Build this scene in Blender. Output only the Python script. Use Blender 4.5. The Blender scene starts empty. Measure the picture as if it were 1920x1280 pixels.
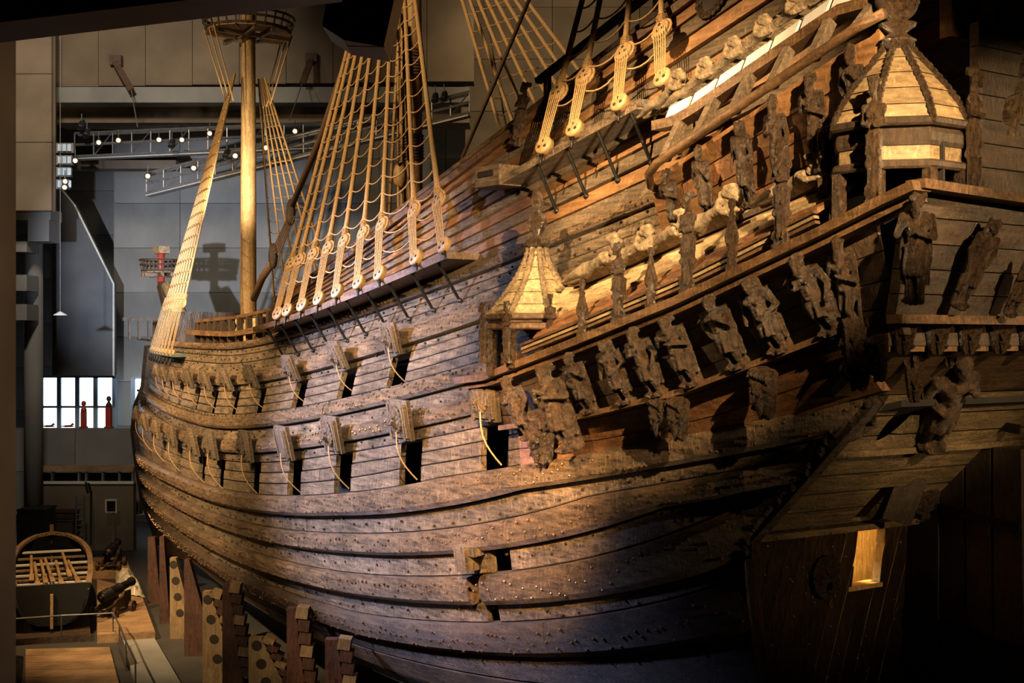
import bpy, math, random
import numpy as np
from mathutils import Vector, Matrix, Euler, noise
random.seed(7)
PI = math.pi
scene = bpy.context.scene
col = scene.collection

# ------------------------------------------------------------------ camera
FPX = 2380.0
TH = 0.595
CAM = np.array([-13.37, -20.8, 10.4])
FW = np.array([math.sin(TH), math.cos(TH), 0.0])
RT = np.array([math.cos(TH), -math.sin(TH), 0.0])
cam_data = bpy.data.cameras.new('camera')
cam_data.sensor_width = 36.0
cam_data.lens = 36.0 * FPX / 1920.0
cam_data.clip_end = 400
cam = bpy.data.objects.new('camera', cam_data)
col.objects.link(cam)
cam.location = CAM
cam.rotation_euler = (PI / 2, 0, -TH)
scene.camera = cam

# ------------------------------------------------------------------ world, exposure
world = bpy.data.worlds.new('hall_air')
scene.world = world
world.use_nodes = True
world.node_tree.nodes['Background'].inputs[0].default_value = (0.55, 0.5, 0.45, 1)
world.node_tree.nodes['Background'].inputs[1].default_value = 0.012
scene.view_settings.view_transform = 'Standard'
scene.view_settings.look = 'None'
scene.view_settings.exposure = 0.0
scene.view_settings.gamma = 1.0
scene.view_settings.use_curve_mapping = False

def cam_point(X, Z, z):
    """plan position: X metres right, Z metres ahead of the viewer, at height z"""
    p = CAM + RT * X + FW * Z
    return Vector((p[0], p[1], z))

def px(u, v, Z):
    """point seen at pixel u, v standing Z metres ahead"""
    p = CAM + Z * (FW + RT * (u - 960) / FPX)
    return Vector((p[0], p[1], CAM[2] + Z * (640 - v) / FPX))

def at(u, v, t):
    """point seen at pixel u, v on the plane that lies t metres inboard"""
    d = FW + RT * (u - 960) / FPX + np.array([0, 0, 1.0]) * (640 - v) / FPX
    k = (t - CAM[0]) / d[0]
    return Vector(CAM + k * d)

# ------------------------------------------------------------------ lights (hall spotlights, daylight stand-in, added column, wall and fascia fills)
def spot(name, loc, aim, watts, color, angle, blend=0.6, size=0.25):
    l = bpy.data.lights.new(name, 'SPOT')
    l.energy = watts; l.color = color; l.spot_size = math.radians(angle)
    l.spot_blend = blend; l.shadow_soft_size = size
    o = bpy.data.objects.new(name, l)
    o.location = loc
    o.rotation_euler = (Vector(aim) - Vector(loc)).to_track_quat('-Z', 'Y').to_euler()
    col.objects.link(o)
    return o
WARM = (1.0, 0.68, 0.34)
AMBER = (1.0, 0.60, 0.26)
BLUE = (0.50, 0.58, 1.0)
spot('spot_stern', (-9, -26, 19), (0.1, -5.2, 12.5), 80000, WARM, 20, 0.6, 0.10)
spot('spot_stern_face', (-5, -29, 16), (2.6, -10, 11.7), 24000, WARM, 16, 0.6, 0.10)
spot('spot_roof', (-13, -4, 24), (0.8, -3.8, 13.6), 46000, WARM, 27, 0.8, 0.2)
spot('spot_wale', (-9, -7, 13.5), (0.1, -0.4, 7.6), 34000, AMBER, 27, 1.0, 0.3)
spot('spot_mid', (-17, 6, 22), (0.3, 6.5, 8.6), 38000, WARM, 36, 0.9, 0.3)
spot('spot_bow', (-17, 12, 20), (1.4, 20, 7.6), 62000, WARM, 44, 0.9, 0.3)
spot('spot_daylight', (-17, 15, 17), (0.3, 5.5, 8.6), 105000, BLUE, 34, 1.0, 0.8)  # bluish spot standing in for daylight from the left
spot('spot_rigging', (-19, 2, 27), (2.5, 12, 17), 34000, WARM, 50, 0.9, 0.3)
spot('spot_fore', (-18, 20, 26), (4.5, 26, 16), 19000, WARM, 50, 0.9, 0.3)
spot('spot_boat', px(60, -300, 40), px(150, 1080, 48), 26000, AMBER, 46, 0.8, 0.2)
spot('spot_rudder', (4.5, -27, 11.5), (3.8, -7, 8.6), 5500, WARM, 22, 1.0, 0.2)
spot('fill_column', cam_point(-4, 8, 17), cam_point(-9, 22.5, 11), 5500, (1.0, 0.8, 0.5), 60, 1.0, 0.3)  # fill added to brighten the near column
spot('spot_wall', cam_point(-12.8, 26.6, 12.1), px(400, 500, 76), 85000, (0.80, 0.86, 1.0), 24, 0.8, 0.12)
spot('fill_hall', cam_point(-16, 42, 27), px(230, 560, 76), 15000, (1.0, 0.86, 0.68), 75, 1.0, 1.0)  # wash added to lift the dark hall walls
spot('fill_far_wall', cam_point(6, 52, 25), px(980, 140, 71), 9000, (1.0, 0.75, 0.45), 80, 1.0, 0.5)  # extra lamp put in so the far right wall is not black
spot('fill_fascia', px(420, 380, 46), px(420, 120, 62), 3200, (1.0, 0.78, 0.5), 95, 1.0, 0.5)  # added below the fascia to brighten it

# ------------------------------------------------------------------ materials
def new_mat(name):
    m = bpy.data.materials.new(name); m.use_nodes = True
    nt = m.node_tree
    return m, nt, nt.nodes['Principled BSDF']

def wood(name, dark, light, rough=0.42, stretch=(6, 0.55, 6), bump=0.5, vary=0.35, scale=1.0, spec=0.5, fine=34.0, coat=0.0):
    m, nt, b = new_mat(name)
    N = nt.nodes; L = nt.links
    tc = N.new('ShaderNodeTexCoord'); mp = N.new('ShaderNodeMapping')
    mp.inputs['Scale'].default_value = [c * scale for c in stretch]
    L.new(tc.outputs['Object'], mp.inputs['Vector'])
    n1 = N.new('ShaderNodeTexNoise'); n1.inputs['Scale'].default_value = 2.2
    n1.inputs['Detail'].default_value = 7; n1.inputs['Roughness'].default_value = 0.68
    L.new(mp.outputs[0], n1.inputs['Vector'])
    n2 = N.new('ShaderNodeTexNoise'); n2.inputs['Scale'].default_value = 0.9
    n2.inputs['Detail'].default_value = 4
    L.new(tc.outputs['Object'], n2.inputs['Vector'])
    r = N.new('ShaderNodeValToRGB')
    r.color_ramp.elements[0].position = 0.32; r.color_ramp.elements[0].color = (*dark, 1)
    r.color_ramp.elements[1].position = 0.70; r.color_ramp.elements[1].color = (*light, 1)
    L.new(n1.outputs['Fac'], r.inputs[0])
    mp4 = N.new('ShaderNodeMapping'); mp4.inputs['Scale'].default_value = (7, 7, 2.2)
    L.new(tc.outputs['Object'], mp4.inputs['Vector'])
    n4 = N.new('ShaderNodeTexNoise'); n4.inputs['Scale'].default_value = 2.6; n4.inputs['Detail'].default_value = 8; n4.inputs['Roughness'].default_value = 0.75
    L.new(mp4.outputs[0], n4.inputs['Vector'])
    f4 = N.new('ShaderNodeMapRange'); f4.inputs[1].default_value = 0.52; f4.inputs[2].default_value = 0.68; f4.inputs[3].default_value = 0; f4.inputs[4].default_value = 0.75
    L.new(n4.outputs['Fac'], f4.inputs[0])
    mf = N.new('ShaderNodeMix'); mf.data_type = 'RGBA'; mf.inputs[7].default_value = (*[min(1, c * 1.5) for c in light], 1)
    L.new(f4.outputs[0], mf.inputs[0]); L.new(r.outputs[0], mf.inputs[6])
    oi = N.new('ShaderNodeObjectInfo')
    mr = N.new('ShaderNodeMapRange'); mr.inputs[3].default_value = 1 - vary; mr.inputs[4].default_value = 1 + vary
    L.new(oi.outputs['Random'], mr.inputs[0])
    m2 = N.new('ShaderNodeMapRange'); m2.inputs[1].default_value = 0.3; m2.inputs[2].default_value = 0.7
    m2.inputs[3].default_value = 0.62; m2.inputs[4].default_value = 1.25
    L.new(n2.outputs['Fac'], m2.inputs[0])
    mu = N.new('ShaderNodeMath'); mu.operation = 'MULTIPLY'
    L.new(mr.outputs[0], mu.inputs[0]); L.new(m2.outputs[0], mu.inputs[1])
    mx = N.new('ShaderNodeMix'); mx.data_type = 'RGBA'; mx.blend_type = 'MULTIPLY'; mx.inputs[0].default_value = 1
    L.new(mf.outputs[2], mx.inputs[6]); L.new(mu.outputs[0], mx.inputs[7])
    L.new(mx.outputs[2], b.inputs['Base Color'])
    n3 = N.new('ShaderNodeTexNoise'); n3.inputs['Scale'].default_value = fine / 6
    n3.inputs['Detail'].default_value = 6; n3.inputs['Roughness'].default_value = 0.7
    L.new(tc.outputs['Object'], n3.inputs['Vector'])
    ad = N.new('ShaderNodeMath'); ad.operation = 'ADD'
    hf = N.new('ShaderNodeMath'); hf.operation = 'MULTIPLY_ADD'; hf.inputs[1].default_value = 0.45
    L.new(n1.outputs['Fac'], hf.inputs[0]); L.new(n4.outputs['Fac'], hf.inputs[2])
    L.new(hf.outputs[0], ad.inputs[0]); L.new(n3.outputs['Fac'], ad.inputs[1])
    bp = N.new('ShaderNodeBump'); bp.inputs['Strength'].default_value = bump; bp.inputs['Distance'].default_value = 0.09
    L.new(ad.outputs[0], bp.inputs['Height']); L.new(bp.outputs[0], b.inputs['Normal'])
    rr = N.new('ShaderNodeMapRange'); rr.inputs[1].default_value = 0.3; rr.inputs[2].default_value = 0.7
    rr.inputs[3].default_value = rough - 0.1; rr.inputs[4].default_value = rough + 0.16
    L.new(n3.outputs['Fac'], rr.inputs[0]); L.new(rr.outputs[0], b.inputs['Roughness'])
    b.inputs['Specular IOR Level'].default_value = spec
    if coat:
        b.inputs['Coat Weight'].default_value = coat; b.inputs['Coat Roughness'].default_value = 0.14
        L.new(bp.outputs[0], b.inputs['Coat Normal'])
    return m

def plain(name, c, rough=0.6, metal=0.0, noise_amt=0.25, nscale=3.0, bump=0.15, stretch=(1, 1, 1)):
    m, nt, b = new_mat(name)
    N = nt.nodes; L = nt.links
    tc = N.new('ShaderNodeTexCoord'); n = N.new('ShaderNodeTexNoise')
    mp = N.new('ShaderNodeMapping'); mp.inputs['Scale'].default_value = stretch
    L.new(tc.outputs['Object'], mp.inputs[0])
    n.inputs['Scale'].default_value = nscale; n.inputs['Detail'].default_value = 6
    L.new(mp.outputs[0], n.inputs['Vector'])
    r = N.new('ShaderNodeValToRGB')
    r.color_ramp.elements[0].position = 0.3; r.color_ramp.elements[0].color = (*[x * (1 - noise_amt) for x in c], 1)
    r.color_ramp.elements[1].position = 0.7; r.color_ramp.elements[1].color = (*[min(1, x * (1 + noise_amt)) for x in c], 1)
    L.new(n.outputs['Fac'], r.inputs[0]); L.new(r.outputs[0], b.inputs['Base Color'])
    b.inputs['Roughness'].default_value = rough; b.inputs['Metallic'].default_value = metal
    if bump:
        bp = N.new('ShaderNodeBump'); bp.inputs['Strength'].default_value = bump; bp.inputs['Distance'].default_value = 0.02
        L.new(n.outputs['Fac'], bp.inputs['Height']); L.new(bp.outputs[0], b.inputs['Normal'])
    return m

def glow(name, c, strength):
    m, nt, b = new_mat(name)
    b.inputs['Base Color'].default_value = (*c, 1)
    b.inputs['Emission Color'].default_value = (*c, 1)
    b.inputs['Emission Strength'].default_value = strength
    return m

M = {}
M['hull'] = wood('hull_oak', (0.020, 0.012, 0.008), (0.36, 0.25, 0.15), 0.36, (6, 0.6, 6), 1.0, 0.2, 1.0, 0.5, 34, 0.3)
M['wale'] = wood('wale_oak', (0.020, 0.012, 0.007), (0.34, 0.215, 0.115), 0.34, (6, 0.6, 6), 1.0, 0.16, 1.0, 0.5, 34, 0.35)
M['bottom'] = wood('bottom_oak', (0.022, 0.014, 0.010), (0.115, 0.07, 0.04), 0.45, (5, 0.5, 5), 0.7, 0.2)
M['clinker_new'] = wood('clinker_new_oak', (0.12, 0.055, 0.020), (0.30, 0.15, 0.06), 0.42, (6, 0.4, 6), 0.25, 0.15)
M['clinker_old'] = wood('clinker_weathered_oak', (0.06, 0.042, 0.026), (0.30, 0.205, 0.12), 0.55, (7, 0.5, 7), 0.9, 0.15)
M['rail'] = wood('rail_oak', (0.045, 0.024, 0.012), (0.20, 0.11, 0.05), 0.34, (6, 0.5, 6), 0.4, 0.15)
M['carved'] = wood('carved_oak', (0.014, 0.008, 0.0045), (0.12, 0.068, 0.032), 0.24, (3, 3, 3), 1.0, 0.2, 1.6, 0.7, 60, 0.8)
M['carved_pale'] = wood('carved_pale_oak', (0.10, 0.07, 0.04), (0.42, 0.30, 0.17), 0.45, (3, 3, 3), 0.8, 0.15, 1.6, 0.5, 60)
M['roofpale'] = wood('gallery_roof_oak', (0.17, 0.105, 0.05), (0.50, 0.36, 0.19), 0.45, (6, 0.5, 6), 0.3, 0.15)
M['domewood'] = wood('dome_oak', (0.13, 0.085, 0.04), (0.34, 0.235, 0.12), 0.45, (2, 2, 8), 0.3, 0.18)
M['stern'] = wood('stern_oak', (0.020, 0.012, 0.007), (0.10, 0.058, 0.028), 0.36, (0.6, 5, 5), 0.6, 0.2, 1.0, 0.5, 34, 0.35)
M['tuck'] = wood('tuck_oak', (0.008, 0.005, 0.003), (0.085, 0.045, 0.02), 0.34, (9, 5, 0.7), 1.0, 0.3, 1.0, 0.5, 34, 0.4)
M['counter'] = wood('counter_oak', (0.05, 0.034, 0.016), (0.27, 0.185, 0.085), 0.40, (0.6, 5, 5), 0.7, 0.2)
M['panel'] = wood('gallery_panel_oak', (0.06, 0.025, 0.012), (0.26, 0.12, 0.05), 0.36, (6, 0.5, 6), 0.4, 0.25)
M['mast'] = wood('mast_pine', (0.20, 0.115, 0.045), (0.50, 0.33, 0.15), 0.5, (7, 7, 0.3), 0.3, 0.1)
M['darkwood'] = wood('dark_wood', (0.018, 0.011, 0.007), (0.075, 0.045, 0.024), 0.42, (5, 5, 1), 0.5, 0.2)
M['inside'] = plain('hull_inner_shade', (0.012, 0.009, 0.007), 0.9)  # near-black colour stands in for the unlit interior
M['rope'] = plain('hemp_rope', (0.38, 0.235, 0.10), 0.8, 0, 0.35, 30, 0.6)
M['ropedark'] = plain('tarred_rope', (0.10, 0.055, 0.03), 0.7, 0, 0.35, 30, 0.5)
M['deadeye'] = plain('deadeye_wood', (0.33, 0.20, 0.085), 0.55, 0, 0.25, 12, 0.3)
M['hole'] = plain('hole_shade_and_trenail', (0.02, 0.013, 0.008), 0.9)  # dark tone stands in for shade in openings; trenail ends are dark wood
M['iron'] = plain('black_iron', (0.02, 0.019, 0.018), 0.45, 0.6, 0.4, 14, 0.4)
M['bolt'] = plain('bolt_iron', (0.17, 0.10, 0.055), 0.28, 0.5, 0.4, 9, 0.2)
M['concrete'] = plain('concrete', (0.17, 0.165, 0.155), 0.85, 0, 0.35, 0.35, 0.2, (1, 1, 0.5))
M['concrete_warm'] = plain('concrete_warm', (0.135, 0.10, 0.065), 0.85, 0, 0.3, 0.4, 0.2)
M['slab'] = plain('dark_slab', (0.085, 0.09, 0.10), 0.8, 0, 0.35, 0.3, 0.15)
M['steel'] = plain('galvanised_steel', (0.17, 0.17, 0.18), 0.38, 0.8, 0.2, 6, 0.1)
M['black'] = plain('black_paint', (0.006, 0.006, 0.007), 0.5, 0, 0.2, 8, 0.1)
M['white_print'] = plain('grey_print', (0.10, 0.10, 0.10), 0.6, 0, 0.05, 8, 0)
M['maroon'] = plain('maroon_steel', (0.15, 0.008, 0.02), 0.45, 0, 0.25, 3, 0.1)
M['rust'] = plain('brown_steel_plate', (0.07, 0.035, 0.02), 0.7, 0, 0.3, 4, 0.1)
M['winframe'] = plain('grey_blue_frame', (0.35, 0.46, 0.58), 0.5, 0, 0.1, 4, 0)
M['daylight'] = glow('daylight_pane', (0.86, 0.94, 1.0), 2.6)
M['lampglow'] = glow('lamp_lens', (1.0, 0.58, 0.22), 16.0)
M['ply'] = wood('plywood_floor', (0.20, 0.12, 0.06), (0.34, 0.22, 0.115), 0.6, (0.5, 5, 5), 0.12, 0.12)
M['redprop'] = wood('red_brown_prop', (0.03, 0.012, 0.008), (0.085, 0.034, 0.02), 0.5, (5, 5, 0.6), 0.2, 0.2)
M['plyprop'] = wood('pale_plywood_prop', (0.15, 0.095, 0.045), (0.28, 0.185, 0.095), 0.55, (5, 5, 0.6), 0.15, 0.12)
M['floor'] = plain('hall_floor', (0.035, 0.032, 0.028), 0.7, 0, 0.25, 0.8, 0.1)
M['boatwood'] = wood('boat_oak', (0.10, 0.062, 0.03), (0.34, 0.22, 0.11), 0.5, (4, 4, 4), 0.4, 0.15)
M['plastic'] = plain('clear_plastic_sheet', (0.42, 0.37, 0.30), 0.18, 0, 0.3, 4, 0.5)
M['white'] = plain('white_paint', (0.6, 0.58, 0.54), 0.5, 0, 0.08, 3, 0)
M['red'] = plain('red_paint', (0.35, 0.035, 0.02), 0.45, 0, 0.15, 3, 0)
M['grey'] = plain('grey_metal', (0.14, 0.14, 0.14), 0.5, 0.3, 0.15, 5, 0)
M['glassdark'] = plain('dark_window_glass', (0.012, 0.013, 0.015), 0.12, 0, 0.2, 2, 0)
M['screen'] = plain('dark_screen', (0.01, 0.01, 0.012), 0.15, 0, 0.1, 2, 0)
M['lead'] = plain('green_grey_lead', (0.16, 0.21, 0.19), 0.5, 0.2, 0.3, 4, 0.2)
M['inlit'] = wood('interior_new_pine', (0.55, 0.28, 0.08), (0.85, 0.55, 0.22), 0.5, (6, 6, 0.5), 0.15, 0.1)

# ------------------------------------------------------------------ mesh helpers
class MB:
    def __init__(s): s.v = []; s.f = []; s.m = []; s.cur = 0
    def vert(s, p): s.v.append(tuple(p)); return len(s.v) - 1
    def face(s, ids): s.f.append(tuple(ids)); s.m.append(s.cur)
    def box(s, c, size, rot=None):
        c = Vector(c); hx, hy, hz = size[0] / 2, size[1] / 2, size[2] / 2
        ids = []
        for x, y, z in ((-1,-1,-1),(1,-1,-1),(1,1,-1),(-1,1,-1),(-1,-1,1),(1,-1,1),(1,1,1),(-1,1,1)):
            p = Vector((x * hx, y * hy, z * hz))
            if rot is not None: p = rot @ p
            ids.append(s.vert(c + p))
        for f in ((0,3,2,1),(4,5,6,7),(0,1,5,4),(1,2,6,5),(2,3,7,6),(3,0,4,7)): s.face([ids[i] for i in f])
        return s
    def prism(s, poly, d):
        """closed outline (list of points) pushed along vector d"""
        d = Vector(d); n = len(poly)
        a = [s.vert(p) for p in poly]; b = [s.vert(Vector(p) + d) for p in poly]
        s.face(a[::-1]); s.face(b)
        for i in range(n): j = (i + 1) % n; s.face([a[i], a[j], b[j], b[i]])
        return s
    def rings(s, rs, cap=True, closed=True):
        ids = [[s.vert(p) for p in r] for r in rs]
        n = len(ids[0])
        for i in range(len(ids) - 1):
            for j in range(n if closed else n - 1):
                k = (j + 1) % n
                s.face([ids[i][j], ids[i][k], ids[i + 1][k], ids[i + 1][j]])
        if cap and closed: s.face(ids[0][::-1]); s.face(ids[-1])
        return s
    def tube(s, path, r, n=6, cap=True):
        path = [Vector(p) for p in path]
        rs = []
        for i, p in enumerate(path):
            a = path[max(i - 1, 0)]; b = path[min(i + 1, len(path) - 1)]
            d = (b - a).normalized()
            up = Vector((0, 0, 1)) if abs(d.z) < 0.95 else Vector((1, 0, 0))
            e1 = d.cross(up).normalized(); e2 = d.cross(e1)
            rad = r[i] if isinstance(r, (list, tuple)) else r
            rs.append([p + e1 * (rad * math.cos(2 * PI * k / n)) + e2 * (rad * math.sin(2 * PI * k / n)) for k in range(n)])
        return s.rings(rs, cap)
    def bar(s, path, w, h, up=(0, 0, 1)):
        """rectangular section swept along a path; w across, h along up"""
        path = [Vector(p) for p in path]; up = Vector(up); rs = []
        for i, p in enumerate(path):
            d = (path[min(i + 1, len(path) - 1)] - path[max(i - 1, 0)]).normalized()
            e1 = d.cross(up).normalized(); e2 = e1.cross(d)
            rs.append([p + e1 * (a * w / 2) + e2 * (b * h / 2) for a, b in ((-1,-1),(1,-1),(1,1),(-1,1))])
        return s.rings(rs)
    def lathe(s, prof, n=16, mat=None, arc=2 * PI, start=0):
        rs = []
        for r, z in prof:
            ring = []
            for k in range(n):
                a = start + arc * k / n
                p = Vector((r * math.cos(a), r * math.sin(a), z))
                ring.append(mat @ p if mat is not None else p)
            rs.append(ring)
        return s.rings(rs)
    def ball(s, c, r, n=10, m=7):
        c = Vector(c); r = (r, r, r) if not isinstance(r, (tuple, list)) else r
        rs = []
        for i in range(1, m):
            a = PI * i / m
            rs.append([c + Vector((r[0] * math.sin(a) * math.cos(2 * PI * k / n), r[1] * math.sin(a) * math.sin(2 * PI * k / n), -r[2] * math.cos(a))) for k in range(n)])
        return s.rings(rs)
    def mesh(s, name, mats, smooth=False):
        me = bpy.data.meshes.new(name)
        me.from_pydata(s.v, [], s.f)
        for m in (mats if isinstance(mats, (list, tuple)) else [mats]): me.materials.append(m)
        if len(set(s.m)) > 1: me.polygons.foreach_set('material_index', s.m)
        if smooth: me.polygons.foreach_set('use_smooth', [True] * len(me.polygons))
        me.update()
        return me
    def build(s, name, mats, parent=None, smooth=False):
        return put(name, s.mesh(name, mats, smooth), parent)

def put(name, me, parent=None, mw=None):
    o = bpy.data.objects.new(name, me); col.objects.link(o)
    if mw is not None: o.matrix_world = mw
    if parent is not None: o.parent = parent
    return o

def empty(name, loc=(0, 0, 0), parent=None):
    o = bpy.data.objects.new(name, None); col.objects.link(o); o.location = loc
    if parent is not None: o.parent = parent
    return o

def tag(o, label=None, cat=None, group=None, kind=None):
    if label: o['label'] = label
    if cat: o['category'] = cat
    if group: o['group'] = group
    if kind: o['kind'] = kind
    return o

def frame(loc, xa, za, s=1.0):
    """matrix with local z along za, local x as near to xa as it can be"""
    z = Vector(za).normalized(); x = Vector(xa); x = (x - z * x.dot(z)).normalized(); y = z.cross(x)
    if not isinstance(s, (tuple, list)): s = (s, s, s)
    m = Matrix((x * s[0], y * s[1], z * s[2])).transposed().to_4x4()
    m.translation = Vector(loc)
    return m

def smoothstep(a, b, x):
    t = min(max((x - a) / (b - a), 0), 1); return t * t * (3 - 2 * t)
# ------------------------------------------------------------------ hull form (x inboard from the port side, y forward, z up)
CT = 5.8
ZS = [1.4, 1.6, 1.9, 2.4, 3.0, 3.8, 4.6, 5.4, 6.2, 7.0, 8.0, 9.0, 10.3, 12, 16, 20]
TS = [5.75, 3.4, 1.9, 1.15, .72, .38, .16, .04, 0, .05, .22, .5, .95, 1.45, 2.3, 3.0]
def sheer(s): return -.15 + .0128 * max(18 - s, 0) ** 1.75 + .0008 * max(s - 18, 0) ** 2
def wz(z): return min(max((z - 1.6) / 6.0, 0), 1)
def zrel(s, z): return z - sheer(s) * wz(z)
def zabs(s, zz):
    z = zz
    for _ in range(12): z = zz + sheer(s) * wz(z)
    return z
def stem_end(zz): return float(np.interp(zz, [1.5, 3, 5, 6.3, 7.2, 8, 10, 13], [35.8, 38.0, 39.0, 39.5, 38.9, 37.9, 37.3, 37.2]))
def T(s, z):
    zz = zrel(s, z)
    b = float(np.interp(zz, ZS, TS)); end = stem_end(zz)
    p = float(np.interp(zz, [2, 4, 6], [1.75, 1.8, 1.85]))
    k = min(max((s - 6.3) / (end - 6.3), 0), 1)
    b = b + (CT - b) * k ** p
    k = min(max((6.3 - s) / 13.3, 0), 1.3)
    return b + float(np.interp(zz, [2, 3, 5, 7, 9, 12], [1.9, 1.75, 1.5, 1.2, 1.1, 1.0])) * k ** 2
def stern_end(z): return float(np.interp(z, [0, 5.5, 7.2, 9.6, 12.4, 18], [-5.4, -5.6, -5.7, -8.2, -9.8, -11.6]))
def hull_n(s, z):
    """outward normal of the port side"""
    ds = (T(s + .2, z) - T(s - .2, z)) / .4; dz = (T(s, z + .1) - T(s, z - .1)) / .2
    return Vector((-1, ds, dz)).normalized()
def hit(u, v, off=0.0):
    d = FW + RT * (u - 960) / FPX + np.array([0, 0, 1.0]) * (640 - v) / FPX
    k = 10.0; pg = -1
    while k < 70:
        p = CAM + k * d; g = p[0] - T(p[1], p[2]) + off
        if g > 0: break
        pg = g; k += .1
    k -= .1 * g / (g - pg)
    return Vector(CAM + k * d)
def top_rel(s): return 11.3 + max(13 - s, 0) * .168
def lower_line(c, g):
    return lambda s: c - .0016 * max(s - 14, 0) ** 2 - g * max(6 - s, 0)
def flat_line(c): return lambda s: c

ship = empty('warship', (CT, 14, 0))
tag(ship, 'huge dark oak three-masted sailing warship with carved galleries, filling the museum hall', 'ship')

def child(o):
    """keep a world-built mesh in place under the ship"""
    o.parent = ship; o.matrix_parent_inverse = ship.matrix_world.inverted()
    return o
ship.matrix_world = Matrix.Translation((CT, 14, 0))

LOW_PORTS = [0.0, 2.97, 6.04, 8.85, 11.81, 15.1, 17.32, 20.77, 24.03, 27.54, 30.97]
UP_PORTS = [4.11, 6.61, 9.46, 12.53, 14.99, 17.42, 19.91, 22.8, 25.35, 27.4]
def half_w(s): return .43 if s < 20 else .36
# line list from keel upwards
LN = {}
for nm, c, g in (('k0', 1.42, 0), ('k1', 1.58, 0), ('k2', 1.80, 0), ('k3', 2.1, 0), ('k4', 2.45, -.01), ('k5', 2.85, -.02), ('W4b', 3.2, -.03), ('W4t', 3.65, -.03), ('W3b', 4.08, -.005), ('W3t', 4.5, -.005),
                 ('W2b', 4.93, .01), ('W2t', 5.3, .01), ('W1b', 5.68, .018), ('W1t', 6.12, .015)): LN[nm] = lower_line(c, g)
def mixl(a, b, k): return lambda s: LN[a](s) * (1 - k) + LN[b](s) * k
LN['U0b'] = flat_line(7.2)
LN['p1'] = mixl('W1t', 'U0b', .27); LN['p2'] = mixl('W1t', 'U0b', .52); LN['p3'] = mixl('W1t', 'U0b', .77)
for nm, c in (('U0t', 7.56), ('U1b', 7.88), ('U1t', 8.2), ('q0', 8.31), ('q1', 8.54), ('q2', 8.76), ('q3', 8.99), ('P2b', 9.15), ('P2t', 9.55), ('r1', 9.85), ('r2', 10.1), ('P3b', 10.28), ('P3t', 10.48)): LN[nm] = flat_line(c)
NCL = 10
for i in range(NCL + 1):
    LN['c%d' % i] = (lambda i: lambda s: 10.48 + (top_rel(s) - 10.48) * i / NCL)(i)
ROWS = []   # lower line, upper line, proud, kind, material, holes
def R(a, b, proud, kind, mat, holes=None): ROWS.append((a, b, proud, kind, mat, holes))
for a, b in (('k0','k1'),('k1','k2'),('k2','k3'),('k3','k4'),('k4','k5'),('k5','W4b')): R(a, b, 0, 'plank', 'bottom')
R('W4b','W4t',.21,'wale','bottom'); R('W4t','W3b',0,'plank','hull'); R('W3b','W3t',.21,'wale','wale'); R('W3t','W2b',0,'plank','hull')
R('W2b','W2t',.21,'wale','wale'); R('W2t','W1b',0,'plank','hull'); R('W1b','W1t',.22,'wale','wale')
R('W1t','p1',0,'plank','hull','lo'); R('p1','p2',0,'plank','hull','lo'); R('p2','p3',0,'plank','hull','lo'); R('p3','U0b',0,'plank','hull')
R('U0b','U0t',.18,'wale','wale'); R('U0t','U1b',0,'plank','hull'); R('U1b','U1t',.2,'wale','wale')
R('U1t','q0',0,'plank','hull'); R('q0','q1',0,'plank','hull','up'); R('q1','q2',0,'plank','hull','up'); R('q2','q3',0,'plank','hull','up'); R('q3','P2b',0,'plank','hull')
R('P2b','P2t',.18,'wale','wale'); R('P2t','r1',0,'plank','hull'); R('r1','r2',0,'plank','hull'); R('r2','P3b',0,'plank','hull'); R('P3b','P3t',.14,'wale','wale')
for i in range(NCL): R('c%d' % i, 'c%d' % (i + 1), 'clinker', 'clinker_board', 'clinker_old' if i % 2 == 0 else 'clinker_new')
def side_pos(s, zz, proud, fwd=40.8):
    """point on the port side; s is squeezed between transom and stem"""
    e = stem_end(zz) - .02
    s = min(s, e); z = zabs(s, zz)
    for _ in range(4):
        se = stern_end(z)
        if s < se: s = se
        z = zabs(s, zz)
    n = hull_n(s, z)
    return Vector((T(s, z), s, z)) + n * proud
EXTRA = {('W3b', 'W3t'): (.62, 1.02), ('W4t', 'W3b'): (.40, .78), ('W3t', 'W2b'): (-.25, .35)}     # broken openings low on the side
base_s = list(np.arange(-12, 42.01, .6))
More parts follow.
